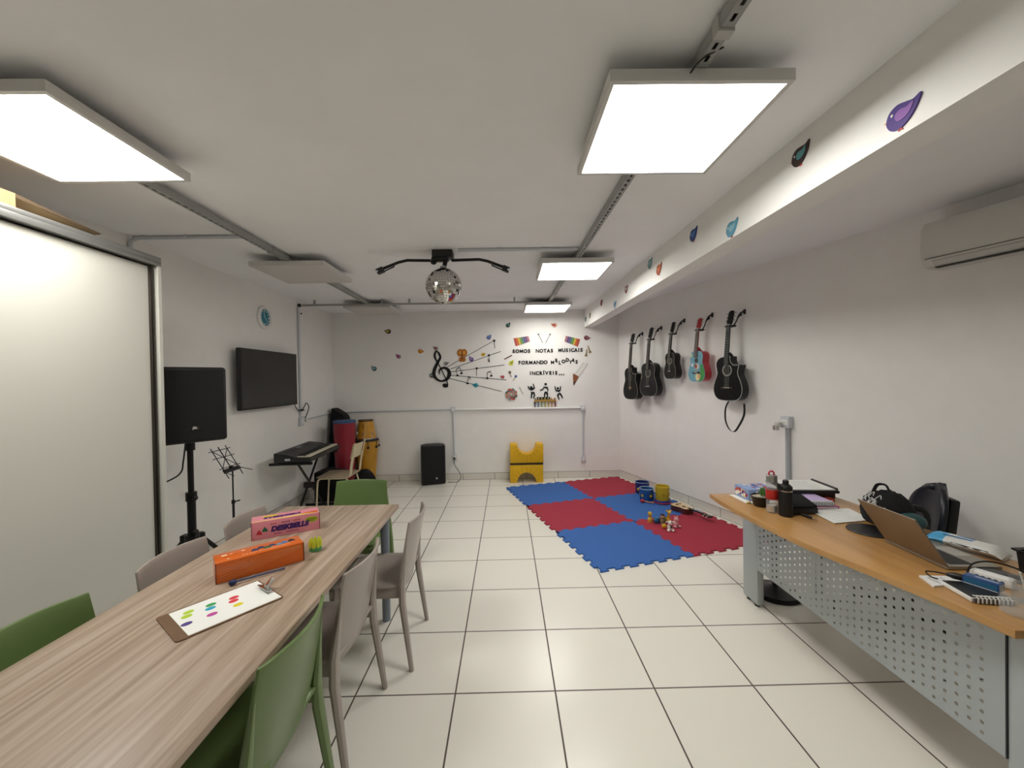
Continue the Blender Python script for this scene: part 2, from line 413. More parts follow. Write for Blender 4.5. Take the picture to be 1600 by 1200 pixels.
for i in range(NR):
    a0 = -PI/2 + PI*i/NR; a1 = a0 + PI/NR; am = (a0+a1)/2
    nk = max(6, int(2*PI*math.cos(am)/(PI/NR)))
    for k in range(nk):
        th = 2*PI*(k+.5)/nk
        nrm = Vector((math.cos(am)*math.cos(th), math.cos(am)*math.sin(th), math.sin(am)))
        e1 = Vector((-math.sin(th), math.cos(th), 0)); e2 = nrm.cross(e1)
        jn = (nrm + e1*random.gauss(0, .035) + e2*random.gauss(0, .035)).normalized()
        q1 = (e1 - jn*e1.dot(jn)).normalized(); q2 = jn.cross(q1)
        hw = math.pi*R_*math.cos(am)/nk*.93; hh = PI*R_/NR/2*.93; c = nrm*R_*1.002
        m.face([m.v(c-q1*hw-q2*hh), m.v(c+q1*hw-q2*hh), m.v(c+q1*hw+q2*hh), m.v(c-q1*hw+q2*hh)])
t = thing('mirror_ball', 'silver mirror ball hanging from the ceiling mount', 'mirror ball', BC)
m.build('ball', parent=t, smooth=0)
MB().cyl((0, 0, R_*.97), (0, 0, R_+.016), .028).build('cap', M_GALV, t)

# ------------------------------------------------------------------ wardrobe, cardboard
t = thing('wardrobe', 'tall white sliding door wardrobe with aluminium edge', 'wardrobe', (-2.1, 2.52, 0))
m = MB(); L = 3.2
m.box((-.025, -.011, 1.16), (.05, .022, 2.32)); m.box((-.335, -.011, 1.16), (.555, .022, 2.32)); m.box((-.305, -L/2, 2.31), (.61, L, .022)); m.box((-.6, -L/2, 1.16), (.02, L, 2.32)); m.box((-.305, -L/2, .04), (.60, L-.05, .08))
m.box((-.305, -L+.011, 1.16), (.61, .022, 2.32))
m.build('carcass', M_WHITEL, t)
d = MB().box((-.045, -.05-.8, 1.19), (.022, 1.6, 2.18)).build('door', M_WHITEL, t)
MB().box((-.036, -.048, 1.19), (.03, .012, 2.18), bev=.003).box((-.022, -.04, 1.19), (.012, .008, 2.18)).build('edge_profile', mat('dark_bronze_profile', '#4a453f', .3, metal=.8), d)
d = MB().box((-.075, -1.6-.75, 1.19), (.022, 1.5, 2.18)).build('door', M_WHITEL, t)
r_ = MB().box((-.02, -L/2, 2.305), (.045, L-.0, .03), bev=.002).box((-.015, -L/2, 2.332), (.035, L, .022), bev=.002).build('top_track', M_ALU, t)
t = thing('cardboard_carton', 'flattened brown cardboard carton lying on the wardrobe', 'cardboard box', (-2.4, 1.2, 2.344))
MB().slab([(-.28, -.9), (.26, -.9), (.26, .62), (-.28, .62)], 0, .075).build('body', M_CARD, t)
m = MB(); m.use(M_CARD); a = [m.v(p) for p in [(-.28, .62, .06), (.255, .62, .06), (.29, .95, .01), (-.28, .95, .01)]]; b = [m.v(p) for p in [(-.28, .62, .075), (.26, .62, .075), (.30, .96, .018), (-.28, .96, .018)]]
m.face(a); m.face(b); m.use(M_CARDD)
for i in range(4): m.face([a[i], a[(i+1) % 4], b[(i+1) % 4], b[i]])
m.build('flap', None, t)
m = MB()
for k in range(9): m.box((.2605, -.35+k*.085, .04+.008*random.random()), (.002, .055, .012))
m.build('print', C_('#5b4527'), t)

# ------------------------------------------------------------------ long table and things on it
TT = .74
t = thing('long_table', 'long oak laminate table with grey metal legs', 'table', (-1.115, 1.50, 0))
MB().box((0, -.02, TT-.0125), (.75, 2.52, .025), bev=.002).build('tabletop', M_TABLE, t)
MB().box((.30, 0, TT-.05), (.03, 2.2, .05)).box((-.30, 0, TT-.05), (.03, 2.2, .05)).box((0, 1.14, TT-.05), (.6, .03, .05)).box((0, -1.2, TT-.05), (.6, .03, .05)).build('apron', M_TLEG, t)
for sx in (-1, 1):
    for y in (1.165, -1.22):
        MB().tube([(sx*.30, y, 0), (sx*.30, y, .5), (sx*.30, y, TT-.026)], [.026, .028, .032], 12).build('leg', M_TLEG, t)

def decal(parent, name, pts, m, y=0, d=.0006, fn=None):
    return MB().prism(pts, y, y+d, fn).build(name, m, parent, smooth=0)
def carton(name, label, cat, cx, cy, ang, L, D, H, cb, side, edge):
    t = thing(name, label, cat, (cx, cy, TT+.0005), ang)
    m = MB(); m.use(cb).box((0, 0, H/2), (L, D, H), bev=.0015); m.build('carton', None, t)
    for sx in (-1, 1): MB().box((sx*L/2, -D/2, H/2), (.003, .003, H*.98)).build('edge', edge, t)
    return t
def top_fn(H): return lambda x, y, z: (x, z, H + .0002 - y)     # XZ drawing laid on the box top, y is height below
# orange carton
ang = math.atan2(.213, .254); L, D, H = .332, .112, .086
u = Vector((math.cos(ang), math.sin(ang))); vv = Vector((-u.y, u.x)); c = Vector((-1.212, 1.683)) + u*L/2 + vv*D/2
ORG = mat('orange_card', '#d86414', .3, coat=.3)
t = carton('bell_carton', 'orange gift carton with white wave lines', 'box', c.x, c.y, ang, L, D, H, ORG, None, C_('#4a1c08'))
wv = MB()
for k in range(6):
    wv.ribbon([(x, .012+.045*((x+.14)/.3)**1.0 + .010*k*(1-(x+.14)/.45) + .007*math.sin(9*x+.3*k)) for x in [-.155+.31*i/24 for i in range(25)] if True], .0011, -D/2-.0006, -D/2)
wv.build('wave_print', C_('#eda36a'), t)
m = MB(); m.ribbon([(-.05+.018*math.cos(a)*1.2, .052+.008*math.sin(2*a)) for a in [i*.35 for i in range(18)]], .0012, -D/2-.0006, -D/2)
for x0 in (-.105, .03): m.ribbon([(x0+i*.0035, .05+.02*x0+.006*math.sin(i*1.7)) for i in range(18)], .001, -D/2-.0006, -D/2)
m.build('script_print', C_('#e28a55'), t)
bl = [(-.02, .0, '#2b3a63'), (.005, .012, '#21305f'), (.028, -.004, '#2d5a34'), (.05, .010, '#27406b'), (.078, .0, '#6f8fa8'), (.10, .008, '#3e78b8'), (.128, .012, '#1e222c')]
for x, z, cc in bl:
    decal(t, 'bell_print', [(x-.017, z-.013), (x+.017, z-.013), (x+.010, z+.006), (x+.004, z+.013), (x-.004, z+.013), (x-.010, z+.006)], C_(cc), 0, .0006, top_fn(H+.0005))
m = MB()
for x, z, s in [(-.13, .02, .012), (-.105, .022, .006), (-.06, .028, .008), (-.12, -.03, .006)]: m.prism(circ(s, 10, (x, z), s*.6), 0, .0006, top_fn(H+.0005))
for k in range(26): 
    x = -.07+k*.0072; m.prism([(x, -.034+.01*random.random()), (x+.005, -.030), (x+.003, -.026+.008*random.random())], 0, .0006, top_fn(H+.0005))
m.build('splash_print', C_('#f3d9b8'), t)
# pink carton
PINK = mat('pink_card', '#dd8a98', .4)
ang = math.atan2(.165, .28); L, D, H = .325, .115, .094
u = Vector((math.cos(ang), math.sin(ang))); vv = Vector((-u.y, u.x)); c = Vector((-1.352, 2.142)) + u*L/2 + vv*D/2
t = carton('bell_carton', 'pink carton lettered DESKBELLS behind the orange one', 'box', c.x, c.y, ang, L, D, H, PINK, None, C_('#7d2b34'))
def flat_text(txt, size, off, x, z, sh=0, y=-D/2-.0007, rot=0): return text_mesh(txt, size, 0, off, sh), Matrix.Translation((x, y, z)) @ FACE
me, M_ = flat_text('DESKBELLS', .036, .003, .015, .044, .2); MB().add_mesh(me, M_ @ Matrix.Scale(1.02, 4, (1, 0, 0))).build('lettering', C_('#3b1464'), t, smooth=0)
for x, z, w_, cc in ((-.06, .073, .03, '#a3422e'), (.0, .073, .045, '#6a2a44'), (.055, .073, .04, '#a3422e'), (.03, .018, .06, '#8a3a66'), (-.04, .018, .04, '#8a3a66')):
    m = MB()
    for k in range(int(w_/.006)): m.box((x-w_/2+k*.006, -D/2-.0004, z), (.004, .0006, .006))
    m.build('fine_print', C_(cc), t, smooth=0)
decal(t, 'badge', circ(.033, 24, (.122, .062), .016), C_('#a7b41e'), -D/2-.0006)
m = MB(); m.box((.122, -D/2-.0009, .066), (.05, .0006, .003)); m.box((.122, -D/2-.0009, .057), (.03, .0006, .003)); m.build('badge_print', C_('#3d4d16'), t, smooth=0)
for x, z, cc in ((-.128, .038, '#b31c2c'), (-.102, .05, '#17604c')):
    decal(t, 'bell_print', [(x-.014, z-.011), (x+.014, z-.013), (x+.009, z+.002), (x+.003, z+.008), (x+.002, z+.013), (x-.003, z+.013), (x-.005, z+.007), (x-.010, z+.001)], C_(cc), -D/2-.0006)
me = text_mesh('DESKBELLS', .036, 0, .003, .2); MB().add_mesh(me, Matrix.Translation((-.015, -.004, H+.0006)) @ Matrix.Rotation(PI, 4, 'Z')).build('lettering', C_('#3b1464'), t, smooth=0)
decal(t, 'badge', circ(.04, 24, (-.075, .024), .013), C_('#d9c425'), 0, .0005, top_fn(H+.0006))
decal(t, 'swoosh', [(-.16, -.055), (.15, -.055), (.16, -.03), (.10, -.03), (-.05, -.042), (-.16, -.045)], C_('#e0c56a'), 0, .0005, top_fn(H+.0006))
decal(t, 'swoosh', [(.06, -.03), (.15, -.05), (.16, -.02), (.135, -.015)], C_('#cf5a20'), 0, .0005, top_fn(H+.0011))
# mallet
t = thing('mallet', 'blue mallet lying in front of the orange carton', 'mallet', (-1.136, 1.678, TT), math.atan2(.123, .130))
MB().cyl((0, 0, .012), (.19, 0, .006), .0036, seg=10).build('stick', C_('#3b456b'), t)
MB().sphere((-.004, 0, .0125), (.015, .012, .012), 14).build('head', C_('#1d2a55'), t)
# crown-shaped cup
t = thing('rattle_cup', 'small green cup with yellow crown spikes beside cartons', 'toy', (-.957, 2.01, TT))
MB().lathe([(.024, 0), (.028, .003), (.0285, .024), (.026, .026), (.0, .027)], seg=24).build('base', C_('#4f9a5a'), t)
m = MB()
for k in range(9): a = 2*PI*k/9; m.tube([(.023*math.cos(a), .023*math.sin(a), .02), (.023*math.cos(a), .023*math.sin(a), .045), (.023*math.cos(a), .023*math.sin(a), .06)], [.0085, .0075, .003], 8)
m.build('spikes', C_('#c9cf3a', .3), t)
# clipboard
ang = math.atan2(.25, .19)
u = Vector((math.cos(ang), math.sin(ang))); vv = Vector((-u.y, u.x)); c = Vector((-1.072, 1.306)) + u*.165 + vv*.115
t = thing('clipboard', 'brown clipboard with sheet of coloured dots', 'clipboard', (c.x, c.y, TT), ang)
def rrect(hx, hy, r, n=5):
    o = []
    for sx, sy, a0 in ((1, 1, 0), (-1, 1, PI/2), (-1, -1, PI), (1, -1, 3*PI/2)):
        for k in range(n+1): a = a0+PI/2*k/n; o.append((sx*(hx-r)+r*math.cos(a), sy*(hy-r)+r*math.sin(a)))
    return o
MB().slab(rrect(.166, .116, .012), 0, .004).build('board', mat('hardboard', '#6f5238', .6, noise=.08, nscale=60), t)
pp = MB().slab([(-.131, -.108), (.16, -.108), (.16, .108), (-.131, .108)], .0042, .0048).build('sheet', mat('bright_paper', '#f2f3ef', .7), t)
for x, y, cc in [(-.085, .062, '#b5d331'), (-.098, .034, '#b3d024'), (-.113, -.022, '#4b3a86'), (-.020, .052, '#35a159'), (-.030, .025, '#2ea4cb'), (-.040, -.026, '#c0479f'), (.050, .038, '#dc3b46'), (.040, .012, '#dc3b46'), (.040, -.031, '#e3d321')]:
    MB().slab(circ(.0165, 24, (x, y), .0125), .0048, .0052).build('dot', C_(cc), pp, smooth=0)
cl = MB().box((.146, .0, .012), (.025, .09, .004), (0, .35, 0), bev=.001).box((.156, 0, .008), (.01, .07, .012), bev=.002).build('clip', M_CHROME, t)
MB().tube([(.155, -.022, .012), (.155, .022, .012)], .006, 12).box((.165, 0, .030), (.036, .028, .003), (0, -.85, 0), bev=.001).build('lever', M_CHROME, cl)

# ------------------------------------------------------------------ moulded plastic chairs
def make_chair(label, m, loc, rot):
    """origin on the floor under the seat, sitter looks along +Y"""
    t = thing('plastic_chair', label, 'chair', loc, rot, 'moulded plastic chairs around the table')
    def bk(u_, v_):
        x = 2*u_-1; hw = .218 - .022*v_ - .05*max(0, .3-v_)
        y = -.195 - .085*v_ + .045*x*x*(.6+.4*v_) ; z = .40 + .395*v_ - .004*x*x*v_
        return x*hw, y, z
    b = MB().grid(bk, 16, 14).build('backrest', m, t, smooth=60, fix=False)
    md = b.modifiers.new('thickness', 'SOLIDIFY'); md.thickness = .012; md.offset = 0
    md = b.modifiers.new('edge', 'BEVEL'); md.width = .004; md.segments = 2; md.limit_method = 'ANGLE'
    def st(u_, v_):
        x = 2*u_-1; y = -.205 + .405*v_; hw = .205 + .02*math.sin(PI*min(1, v_*1.0))
        return x*hw, y, .452 - .018*(1-x*x)*math.sin(PI*v_) - .02*max(0, v_-.85)/.15
    s = MB().grid(st, 12, 12).build('seat', m, t, smooth=60, fix=False)
    md = s.modifiers.new('thickness', 'SOLIDIFY'); md.thickness = .012
    ap = MB()
    ap.box((0, .165, .415), (.40, .014, .065), bev=.004)
    for sx in (-1, 1): ap.box((sx*.205, -.01, .415), (.014, .36, .065), bev=.004)
    ap.build('apron', m, t)
    for sx in (-1, 1):
        MB().tube([(sx*.198, .16, .45), (sx*.205, .164, .3), (sx*.212, .175, 0)], [.026, .023, .015], 8, sq=.8).build('leg', m, t)
        MB().tube([(sx*.198, -.226, .70), (sx*.204, -.212, .58), (sx*.212, -.197, .46), (sx*.220, -.198, .36), (sx*.234, -.245, 0)], [.004, .014, .026, .026, .017], 8, sq=.75).build('leg', m, t)
    return t
FR = PI/2       # facing -X (chairs on the right side)
g0 = make_chair('green plastic chair nearest the viewer, tucked under right side of table', M_GREEN, (-.925, 1.30, 0), FR)
t0 = make_chair('taupe plastic chair behind the near green one, right table side', M_TAUPE, (-.90, 1.845, 0), FR-.03)
dup(t0, (-.79, 2.42, 0), FR+.02, 'taupe plastic chair standing farthest out at the right table end')
dup(g0, (-1.15, 2.96, 0), PI, 'green plastic chair at the far table end facing viewer')
dup(g0, (-1.355, 1.35, 0), -FR, 'green plastic chair on wardrobe side of the table')
dup(t0, (-1.32, 1.90, 0), -FR, 'taupe plastic chair between green chair and tripod speaker')
dup(t0, (-1.315, 2.42, 0), -FR+.04, 'taupe plastic chair behind the pink carton, wardrobe side')
# ------------------------------------------------------------------ tripod speaker, music stand
def speaker_box(parent, W, D, H, z0, logo=True):
    """front looks along -Y, origin centred below the box"""
    f = [(-W/2, -D/2), (W/2, -D/2), (W/2, D*.12), (W*.30, D/2), (-W*.30, D/2), (-W/2, D*.12)]
    m = MB(); m.slab(f, z0, z0+H)
    bmesh.ops.bevel(m.bm, geom=list(m.bm.edges), offset=.022, segments=3, profile=.5, affect='EDGES')
    m.build('cabinet', M_BLACK, parent)
    g = MB().grid(lambda u_, v_: ((2*u_-1)*(W/2-.022), -D/2-.004-.010*(1-(2*u_-1)**2), z0+.022+(H-.044)*v_), 10, 2).build('grille', M_GRILLE, parent)
    return g
t = thing('tripod_speaker_stand', 'black tripod stand under the loudspeaker by the wardrobe', 'speaker stand', (-2.27, 2.93, 0))
MB().cyl((0, 0, .40), (0, 0, 1.163), .0185).cyl((0, 0, 1.10), (0, 0, 1.16), .03).build('pole', M_BLACKM, t)
MB().cyl((0, 0, .26), (0, 0, .78), .026).cyl((0, 0, .74), (0, 0, .80), .034).build('sleeve', M_BLACKM, t)
MB().cyl((0, 0, .44), (0, 0, .50), .046).build('collar', M_BLACK, t)
for z in (.77, .53): MB().cyl((.02, -.02, z), (.055, -.04, z), .006, seg=8).sphere((.06, -.043, z), .018, 12).build('knob', M_BLACK, t)
for a in (1.05, 3.15, 5.25):
    d = Vector((math.cos(a), math.sin(a), 0))
    MB().box((.03*d.x*1.6, .03*d.y*1.6, .47), (.05, .05, .05), (0, 0, a), bev=.006).tube([d*.05+Vector((0, 0, .47)), d*.42+Vector((0, 0, .014))], .0145, 10).tube([Vector((0, 0, .30)), d*.20+Vector((0, 0, .285))], .008, 8).build('leg', M_BLACKM, t)
    MB().sphere(d*.42+Vector((0, 0, .015)), .019, 10).build('rubber_foot', M_BLACK, t)
t = thing('loudspeaker', 'large black loudspeaker raised on the tripod stand', 'loudspeaker', (-2.285, 2.93, 1.165), math.radians(52))
g = speaker_box(t, .40, .31, .525, 0)
lg = MB().box((0, -.171, .105), (.05, .004, .026)).build('badge', C_('#1c1a1a', .4), t)
MB().add_mesh(text_mesh('JBL', .022, .0005, .0005), Matrix.Translation((0, -.1738, .105)) @ FACE).build('logo', C_('#d9d6d2', .4), lg, smooth=0)
wire([(-2.40, 3.06, 1.17), (-2.415, 3.05, 1.0), (-2.45, 3.05, .9), (-2.62, 3.02, .78), (-2.69, 3.0, .5), (-2.70, 3.0, .25)], .0055, 'power_cable', 'black cable hanging from the raised loudspeaker', 'cable')
t = thing('music_stand', 'folding black wire music stand against the left wall', 'music stand', (-2.37, 3.52, 0), PI/2)
MB().cyl((0, 0, .25), (0, 0, .84), .006, seg=10).build('pole', M_BLACKM, t)
MB().cyl((0, 0, .12), (0, 0, .56), .0095, seg=10).cyl((0, 0, .54), (0, 0, .57), .014).cyl((0, 0, .30), (0, 0, .34), .015).build('sleeve', M_BLACKM, t)
for z in (.555, .32): MB().cyl((0, -.01, z), (0, -.04, z+.008), .005, seg=8).box((0, -.045, z+.01), (.022, .02, .01), bev=.003).build('knob', M_BLACK, t)
for a in (.5, 2.6, 4.7):
    d = Vector((math.cos(a), math.sin(a), 0))
    MB().tube([Vector((0, 0, .30)), d*.24+Vector((0, 0, .012))], .005, 8).tube([Vector((0, 0, .14)), d*.13+Vector((0, 0, .15))], .004, 8).build('leg', M_BLACKM, t)
def mdesk(x, z): return (x, .02+.50*z, .86+.84*z)
m = MB()
for x in (-.09, .09): m.tube([mdesk(x, -.10), mdesk(x, .20)], .0035, 6)
for z in (.0, .10, .17): m.tube([mdesk(-.13, z), mdesk(.13, z)], .0035, 6)
m.tube([mdesk(-.09, .0), mdesk(.09, .17)], .003, 6); m.tube([mdesk(.09, .0), mdesk(-.09, .17)], .003, 6); m.tube([mdesk(0, -.02), mdesk(0, .20)], .004, 6)
m.build('desk_frame', M_BLACKM, t)
x0, y0, z0 = mdesk(0, -.03); MB().box((x0, y0, z0), (.20, .035, .014), (math.radians(58), 0, 0), bev=.003).tube([mdesk(-.10, -.03), (-.12, y0-.10, z0-.03)], .003, 6).tube([mdesk(.10, -.03), (.12, y0-.10, z0-.03)], .003, 6).build('ledge', M_BLACKM, t)
MB().sphere((0, .01, .85), .02, 12).build('tilt_joint', M_BLACK, t)

# ------------------------------------------------------------------ television, clock
t = thing('television', 'black flat television on the left wall', 'television', (XL, 4.57, 1.615), PI/2)
MB().box((0, -.085, 0), (1.075, .045, .625), bev=.006).build('body', M_BLACK, t)
MB().box((0, -.1085, .006), (1.055, .004, .60)).build('screen', mat('tv_glass', '#191817', .25), t)
MB().box((0, -.03, 0), (.3, .06, .25)).build('wall_bracket', M_BLACKM, t)
MB().box((-.40, -.06, -.27), (.14, .03, .04), bev=.005).build('speaker_foot', M_BLACK, t)
wire([(XL+.06, 5.12, 1.31), (XL+.03, 5.24, 1.235), (XL+.035, 5.32, 1.21), (XL+.05, 5.38, 1.25), (XL+.055, 5.44, 1.30), (XL+.06, 5.49, 1.24), (XL+.05, 5.455, 1.15), (XL+.05, 5.40, 1.11)], .006, 'television_cable', 'black cable dangling from television to the socket box', 'cable')
tag(MB().box((XL+.05, 5.44, 1.085), (.03, .028, .075), bev=.005).build('power_adapter', M_WHITE), 'white power adapter beside the socket under television', 'adapter')
tag(MB().box((XL+.05, 5.335, 1.215), (.028, .07, .022), bev=.008).build('cable_clip', M_BLACK), 'black cable ferrite on the conduit beneath the television', 'cable clip')
t = thing('wall_clock', 'round white wall clock with teal face', 'clock', (XL, 4.61, 2.31), PI/2)
def disc(m, r, y0, y1, n=40): m.prism(circ(r, n), y0, y1)
m = MB(); m.rings([[(r*math.cos(2*PI*k/40), y, r*math.sin(2*PI*k/40)) for k in range(40)] for r, y in ((.125, 0), (.127, -.02), (.118, -.032), (.098, -.034), (.093, -.024), (.09, -.012))]); m.build('rim', M_WHITE, t)
m = MB(); disc(m, .094, -.018, -.012); m.build('face', C_('#2d7d92'), t)
m = MB()
for k in range(12): a = PI/2-2*PI*k/12; m.prism(circ(.0115 if k % 3 == 0 else .008, 10, (.074*math.cos(a), .074*math.sin(a))), -.0195, -.018)
m.build('hour_marks', C_('#cfe3e6'), t)
m = MB(); m.ribbon([(.0, .0), (-.018, .055)], .006, -.021, -.0195); m.ribbon([(0, 0), (.045, -.04)], .0045, -.0225, -.021); m.build('hands', C_('#e9f1f1'), t)

# ------------------------------------------------------------------ keyboard, stand, school chair, drums, bags in the corner
t = thing('keyboard_stand', 'black folding X stand under the keyboard', 'keyboard stand', (-2.355, 4.84, 0), math.radians(4))
for s in (-1, 1): MB().tube([(-.02*s-.0, -s*.36, .03), (-.02*s, s*.36, .685)], .0135, 8).build('strut', M_BLACKM, t)
for y in (-.36, .36):
    MB().box((-.03, y*1.12, .69), (.45, .035, .028), bev=.006).build('support_arm', M_BLACKM, t)
    MB().box((0, y, .02), (.40, .03, .03), bev=.006).build('foot_bar', M_BLACKM, t)
MB().cyl((-.06, 0, .357), (.06, 0, .357), .036).build('pivot', M_BLACK, t)
t = thing('electronic_keyboard', 'black electronic keyboard on the X stand', 'keyboard', (-2.355, 4.86, .712), math.radians(4))
body = MB()
sec = [(-.19, .0), (.19, .0), (.19, .04), (.03, .052), (-.06, .085), (-.19, .10)]
body.rings([[(x, y, z) for x, z in sec] for y in (-.46, .46)])
body.build('body', mat('keyboard_black', '#1b1b1d', .45), t)
MB().box((.105, 0, .054), (.135, .86, .012)).build('white_keys', C_('#d9cfb8', .35), t)
m = MB()
for k in range(35):
    if k % 7 not in (2, 6): m.box((.075, -.43+(k+1)*.86/35, .0655), (.085, .012, .012), bev=.002)
m.build('black_keys', M_BLACK, t)
sl = math.atan2(.015, .13)
MB().box((-.125, 0, .0955), (.06, .14, .004), (0, sl, 0)).build('display', C_('#3b4143', .3), t)
m = MB()
for i in range(3):
    for j in range(14):
        if abs(j-6.5) > 2: m.box((-.155+.03*i, -.34+j*.052, .0985-.0035*i), (.016, .03, .005), (0, sl, 0))
m.build('buttons', C_('#4a4a4d'), t)
MB().box((-.05, -.4615, .03), (.055, .003, .022)).build('end_badge', C_('#c9c9c9'), t)

t = thing('school_chair', 'cream school chair with tube frame beside keyboard', 'chair', (-2.075, 5.0, 0), math.radians(91))
CRM = mat('cream_steel', '#c9bd9d', .4)
SEATM = mat('seat_beige', '#a5937c', .45)
MB().box((0, 0, .445), (.38, .38, .018), bev=.006).build('seat', SEATM, t)
MB().grid(lambda u_, v_: ((2*u_-1)*.185, -.235+.03*(2*u_-1)**2-.04*v_, .66+.17*v_), 10, 3).build('backrest', CRM, t)
t.children[-1].modifiers.new('thickness', 'SOLIDIFY').thickness = .012
for s in (-1, 1):
    MB().tube(smoothpts([(s*.16, .21, .0), (s*.165, .19, .35), (s*.17, .165, .42), (s*.17, .10, .43), (s*.17, -.12, .43), (s*.172, -.19, .46), (s*.175, -.215, .60), (s*.175, -.265, .84)], 5), .0105, 8).build('side_frame', CRM, t)
    MB().tube(smoothpts([(s*.155, -.10, .425), (s*.16, -.16, .40), (s*.17, -.24, .0)], 5), .0105, 8).build('leg', CRM, t)
    MB().tube([(s*.15, -.195, .45), (s*.135, -.235, .70)], .009, 8).build('back_strut', CRM, t)

def sq(vals): return vals
t = thing('gig_bag', 'tall black padded instrument bag leaning in the left corner', 'instrument bag', (-2.53, 6.18, 0))
m = MB(); ol = smoothpts([(-.16, 0), (-.17, .25), (-.15, .5), (-.165, .72), (-.15, 1.0), (-.135, 1.15), (-.115, 1.17), (.03, 1.09), (.085, 1.03), (.10, .95), (.14, .5), (.16, .25), (.155, 0)], 4)
def puff(k): return [(x*k+0.0, -.0, z if z > .02 else z) for x, z in ol]
m.rings([[(x*k, y+.10*(z/1.17), .0+z*(.985+.015*k)) for x, z in ol] for k, y in ((.9, -.11), (1., -.07), (1., .05), (.9, .09))]); m.build('bag', M_CLOTH, t, smooth=50)
MB().tube(smoothpts([(-.06, -.05, .95), (-.09, -.10, .8), (-.07, -.12, .6), (-.05, -.12, .45)], 5), .012, 8, sq=.4).build('strap', M_CLOTH, t)
def drum_shell(parent, prof, m, name='shell', seg=36, c=(0, 0, 0)): return MB().lathe(prof, c, seg).build(name, m, parent)
t = thing('hand_drum', 'tall red hand drum with blue rim in left corner', 'drum', (-2.355, 5.90, 0))
drum_shell(t, [(.115, 0), (.135, .4), (.147, .8), (.150, 1.0)], mat('red_lacquer', '#8d1a2c', .35))
MB().lathe([(.1535, .985), (.155, .99), (.155, 1.012), (.150, 1.018), (.0, 1.019)], seg=36).build('rim', C_('#2f4f7d'), t)
MB().prism([(-.03, .03), (.03, .03), (.035, .98), (-.035, .98)], -.003, .003, lambda x, y, z: ((.118+.034*z+.001+y)*math.cos(PI*1.08+x*6), (.118+.034*z+.001+y)*math.sin(PI*1.08+x*6), z)).build('stripe', C_('#2b3570'), t)
WY = wood('drum_wood', '#a8741a', '#bf8a26', '#cf9a36', (16, 16, .7), .3, .4)
def conga(label, loc, prof, flip=False):
    t = thing('conga_drum', label, 'drum', loc, .2, 'yellow wooden conga drums')
    drum_shell(t, prof, WY)
    return t
t = conga('large yellow wooden conga with black lugs on the floor', (-2.145, 6.20, 0), [(.110, 0), (.118, .05), (.145, .35), (.165, .55), (.172, .69)])
MB().lathe([(.173, .675), (.180, .678), (.180, .695), (.173, .70), (.0, .702)], seg=36).build('head_rim', C_('#2b2320'), t)
for k in range(8):
    a = 2*PI*k/8+.25; d = Vector((math.cos(a), math.sin(a), 0))
    MB().tube([d*.178+Vector((0, 0, .685)), d*.182+Vector((0, 0, .60))], .004, 6).sphere(d*.178+Vector((0, 0, .59)), .020, 12).build('lug', M_BLACK, t)
t = conga('small yellow wooden conga standing upside down on the large one', (-2.15, 6.20, .703), [(.148, .012), (.140, .06), (.118, .2), (.104, .285)])
MB().lathe([(.151, 0), (.153, .012), (.148, .02)], seg=36).build('head_rim', M_CHROME, t)
MB().lathe([(.106, .27), (.108, .272), (.107, .292), (.09, .293), (.088, .27)], seg=36).build('foot_ring', C_('#3a2417'), t)
for k in range(7):
    a = 2*PI*k/7+.1; d = Vector((math.cos(a), math.sin(a), 0))
    MB().tube([d*.15+Vector((0, 0, .012)), d*.138+Vector((0, 0, .11))], .004, 6).box(d*.137+Vector((0, 0, .10)), (.02, .02, .035), (0, 0, a), bev=.003).build('lug', M_CHROME, t)
MB().box((-.02, -.1215, .20), (.007, .004, .07)).build('slot', C_('#3c2409'), t)
def lump(name, label, cat, loc, r, m, seed, rot=0, squash=1.):
    random.seed(seed); b = MB().sphere((0, 0, 0), (1, 1, 1), 28)
    ph = [random.random()*6 for _ in range(6)]
    for v in b.bm.verts:
        p = v.co.copy(); k = 1+.10*math.sin(3*p.x+ph[0])+.08*math.sin(4*p.y+ph[1])+.06*math.sin(5*p.z+ph[2]+2*p.x)
        v.co = Vector((p.x*r[0]*k, p.y*r[1]*k, max(0, p.z*k+.35)*r[2]))
    return tag(b.build(name, m, loc=loc, rotz=rot, smooth=70), label, cat)
lump('cloth_bag', 'crumpled black cloth bag in front of large conga', 'bag', (-2.0, 5.68, 0), (.20, .15, .24), M_CLOTH, 3)
t = thing('equipment_case', 'black equipment case on floor behind the cream chair', 'case', (-2.36, 5.43, 0))
MB().box((0, 0, .20), (.34, .26, .40), bev=.02).build('case', M_CLOTH, t)
MB().box((0, -.1315, .012), (.30, .004, .012)).build('bottom_trim', M_ALU, t)
MB().tube(smoothpts([(-.08, 0, .40), (-.06, 0, .43), (.06, 0, .43), (.08, 0, .40)], 4), .009, 8).build('handle', M_BLACK, t)

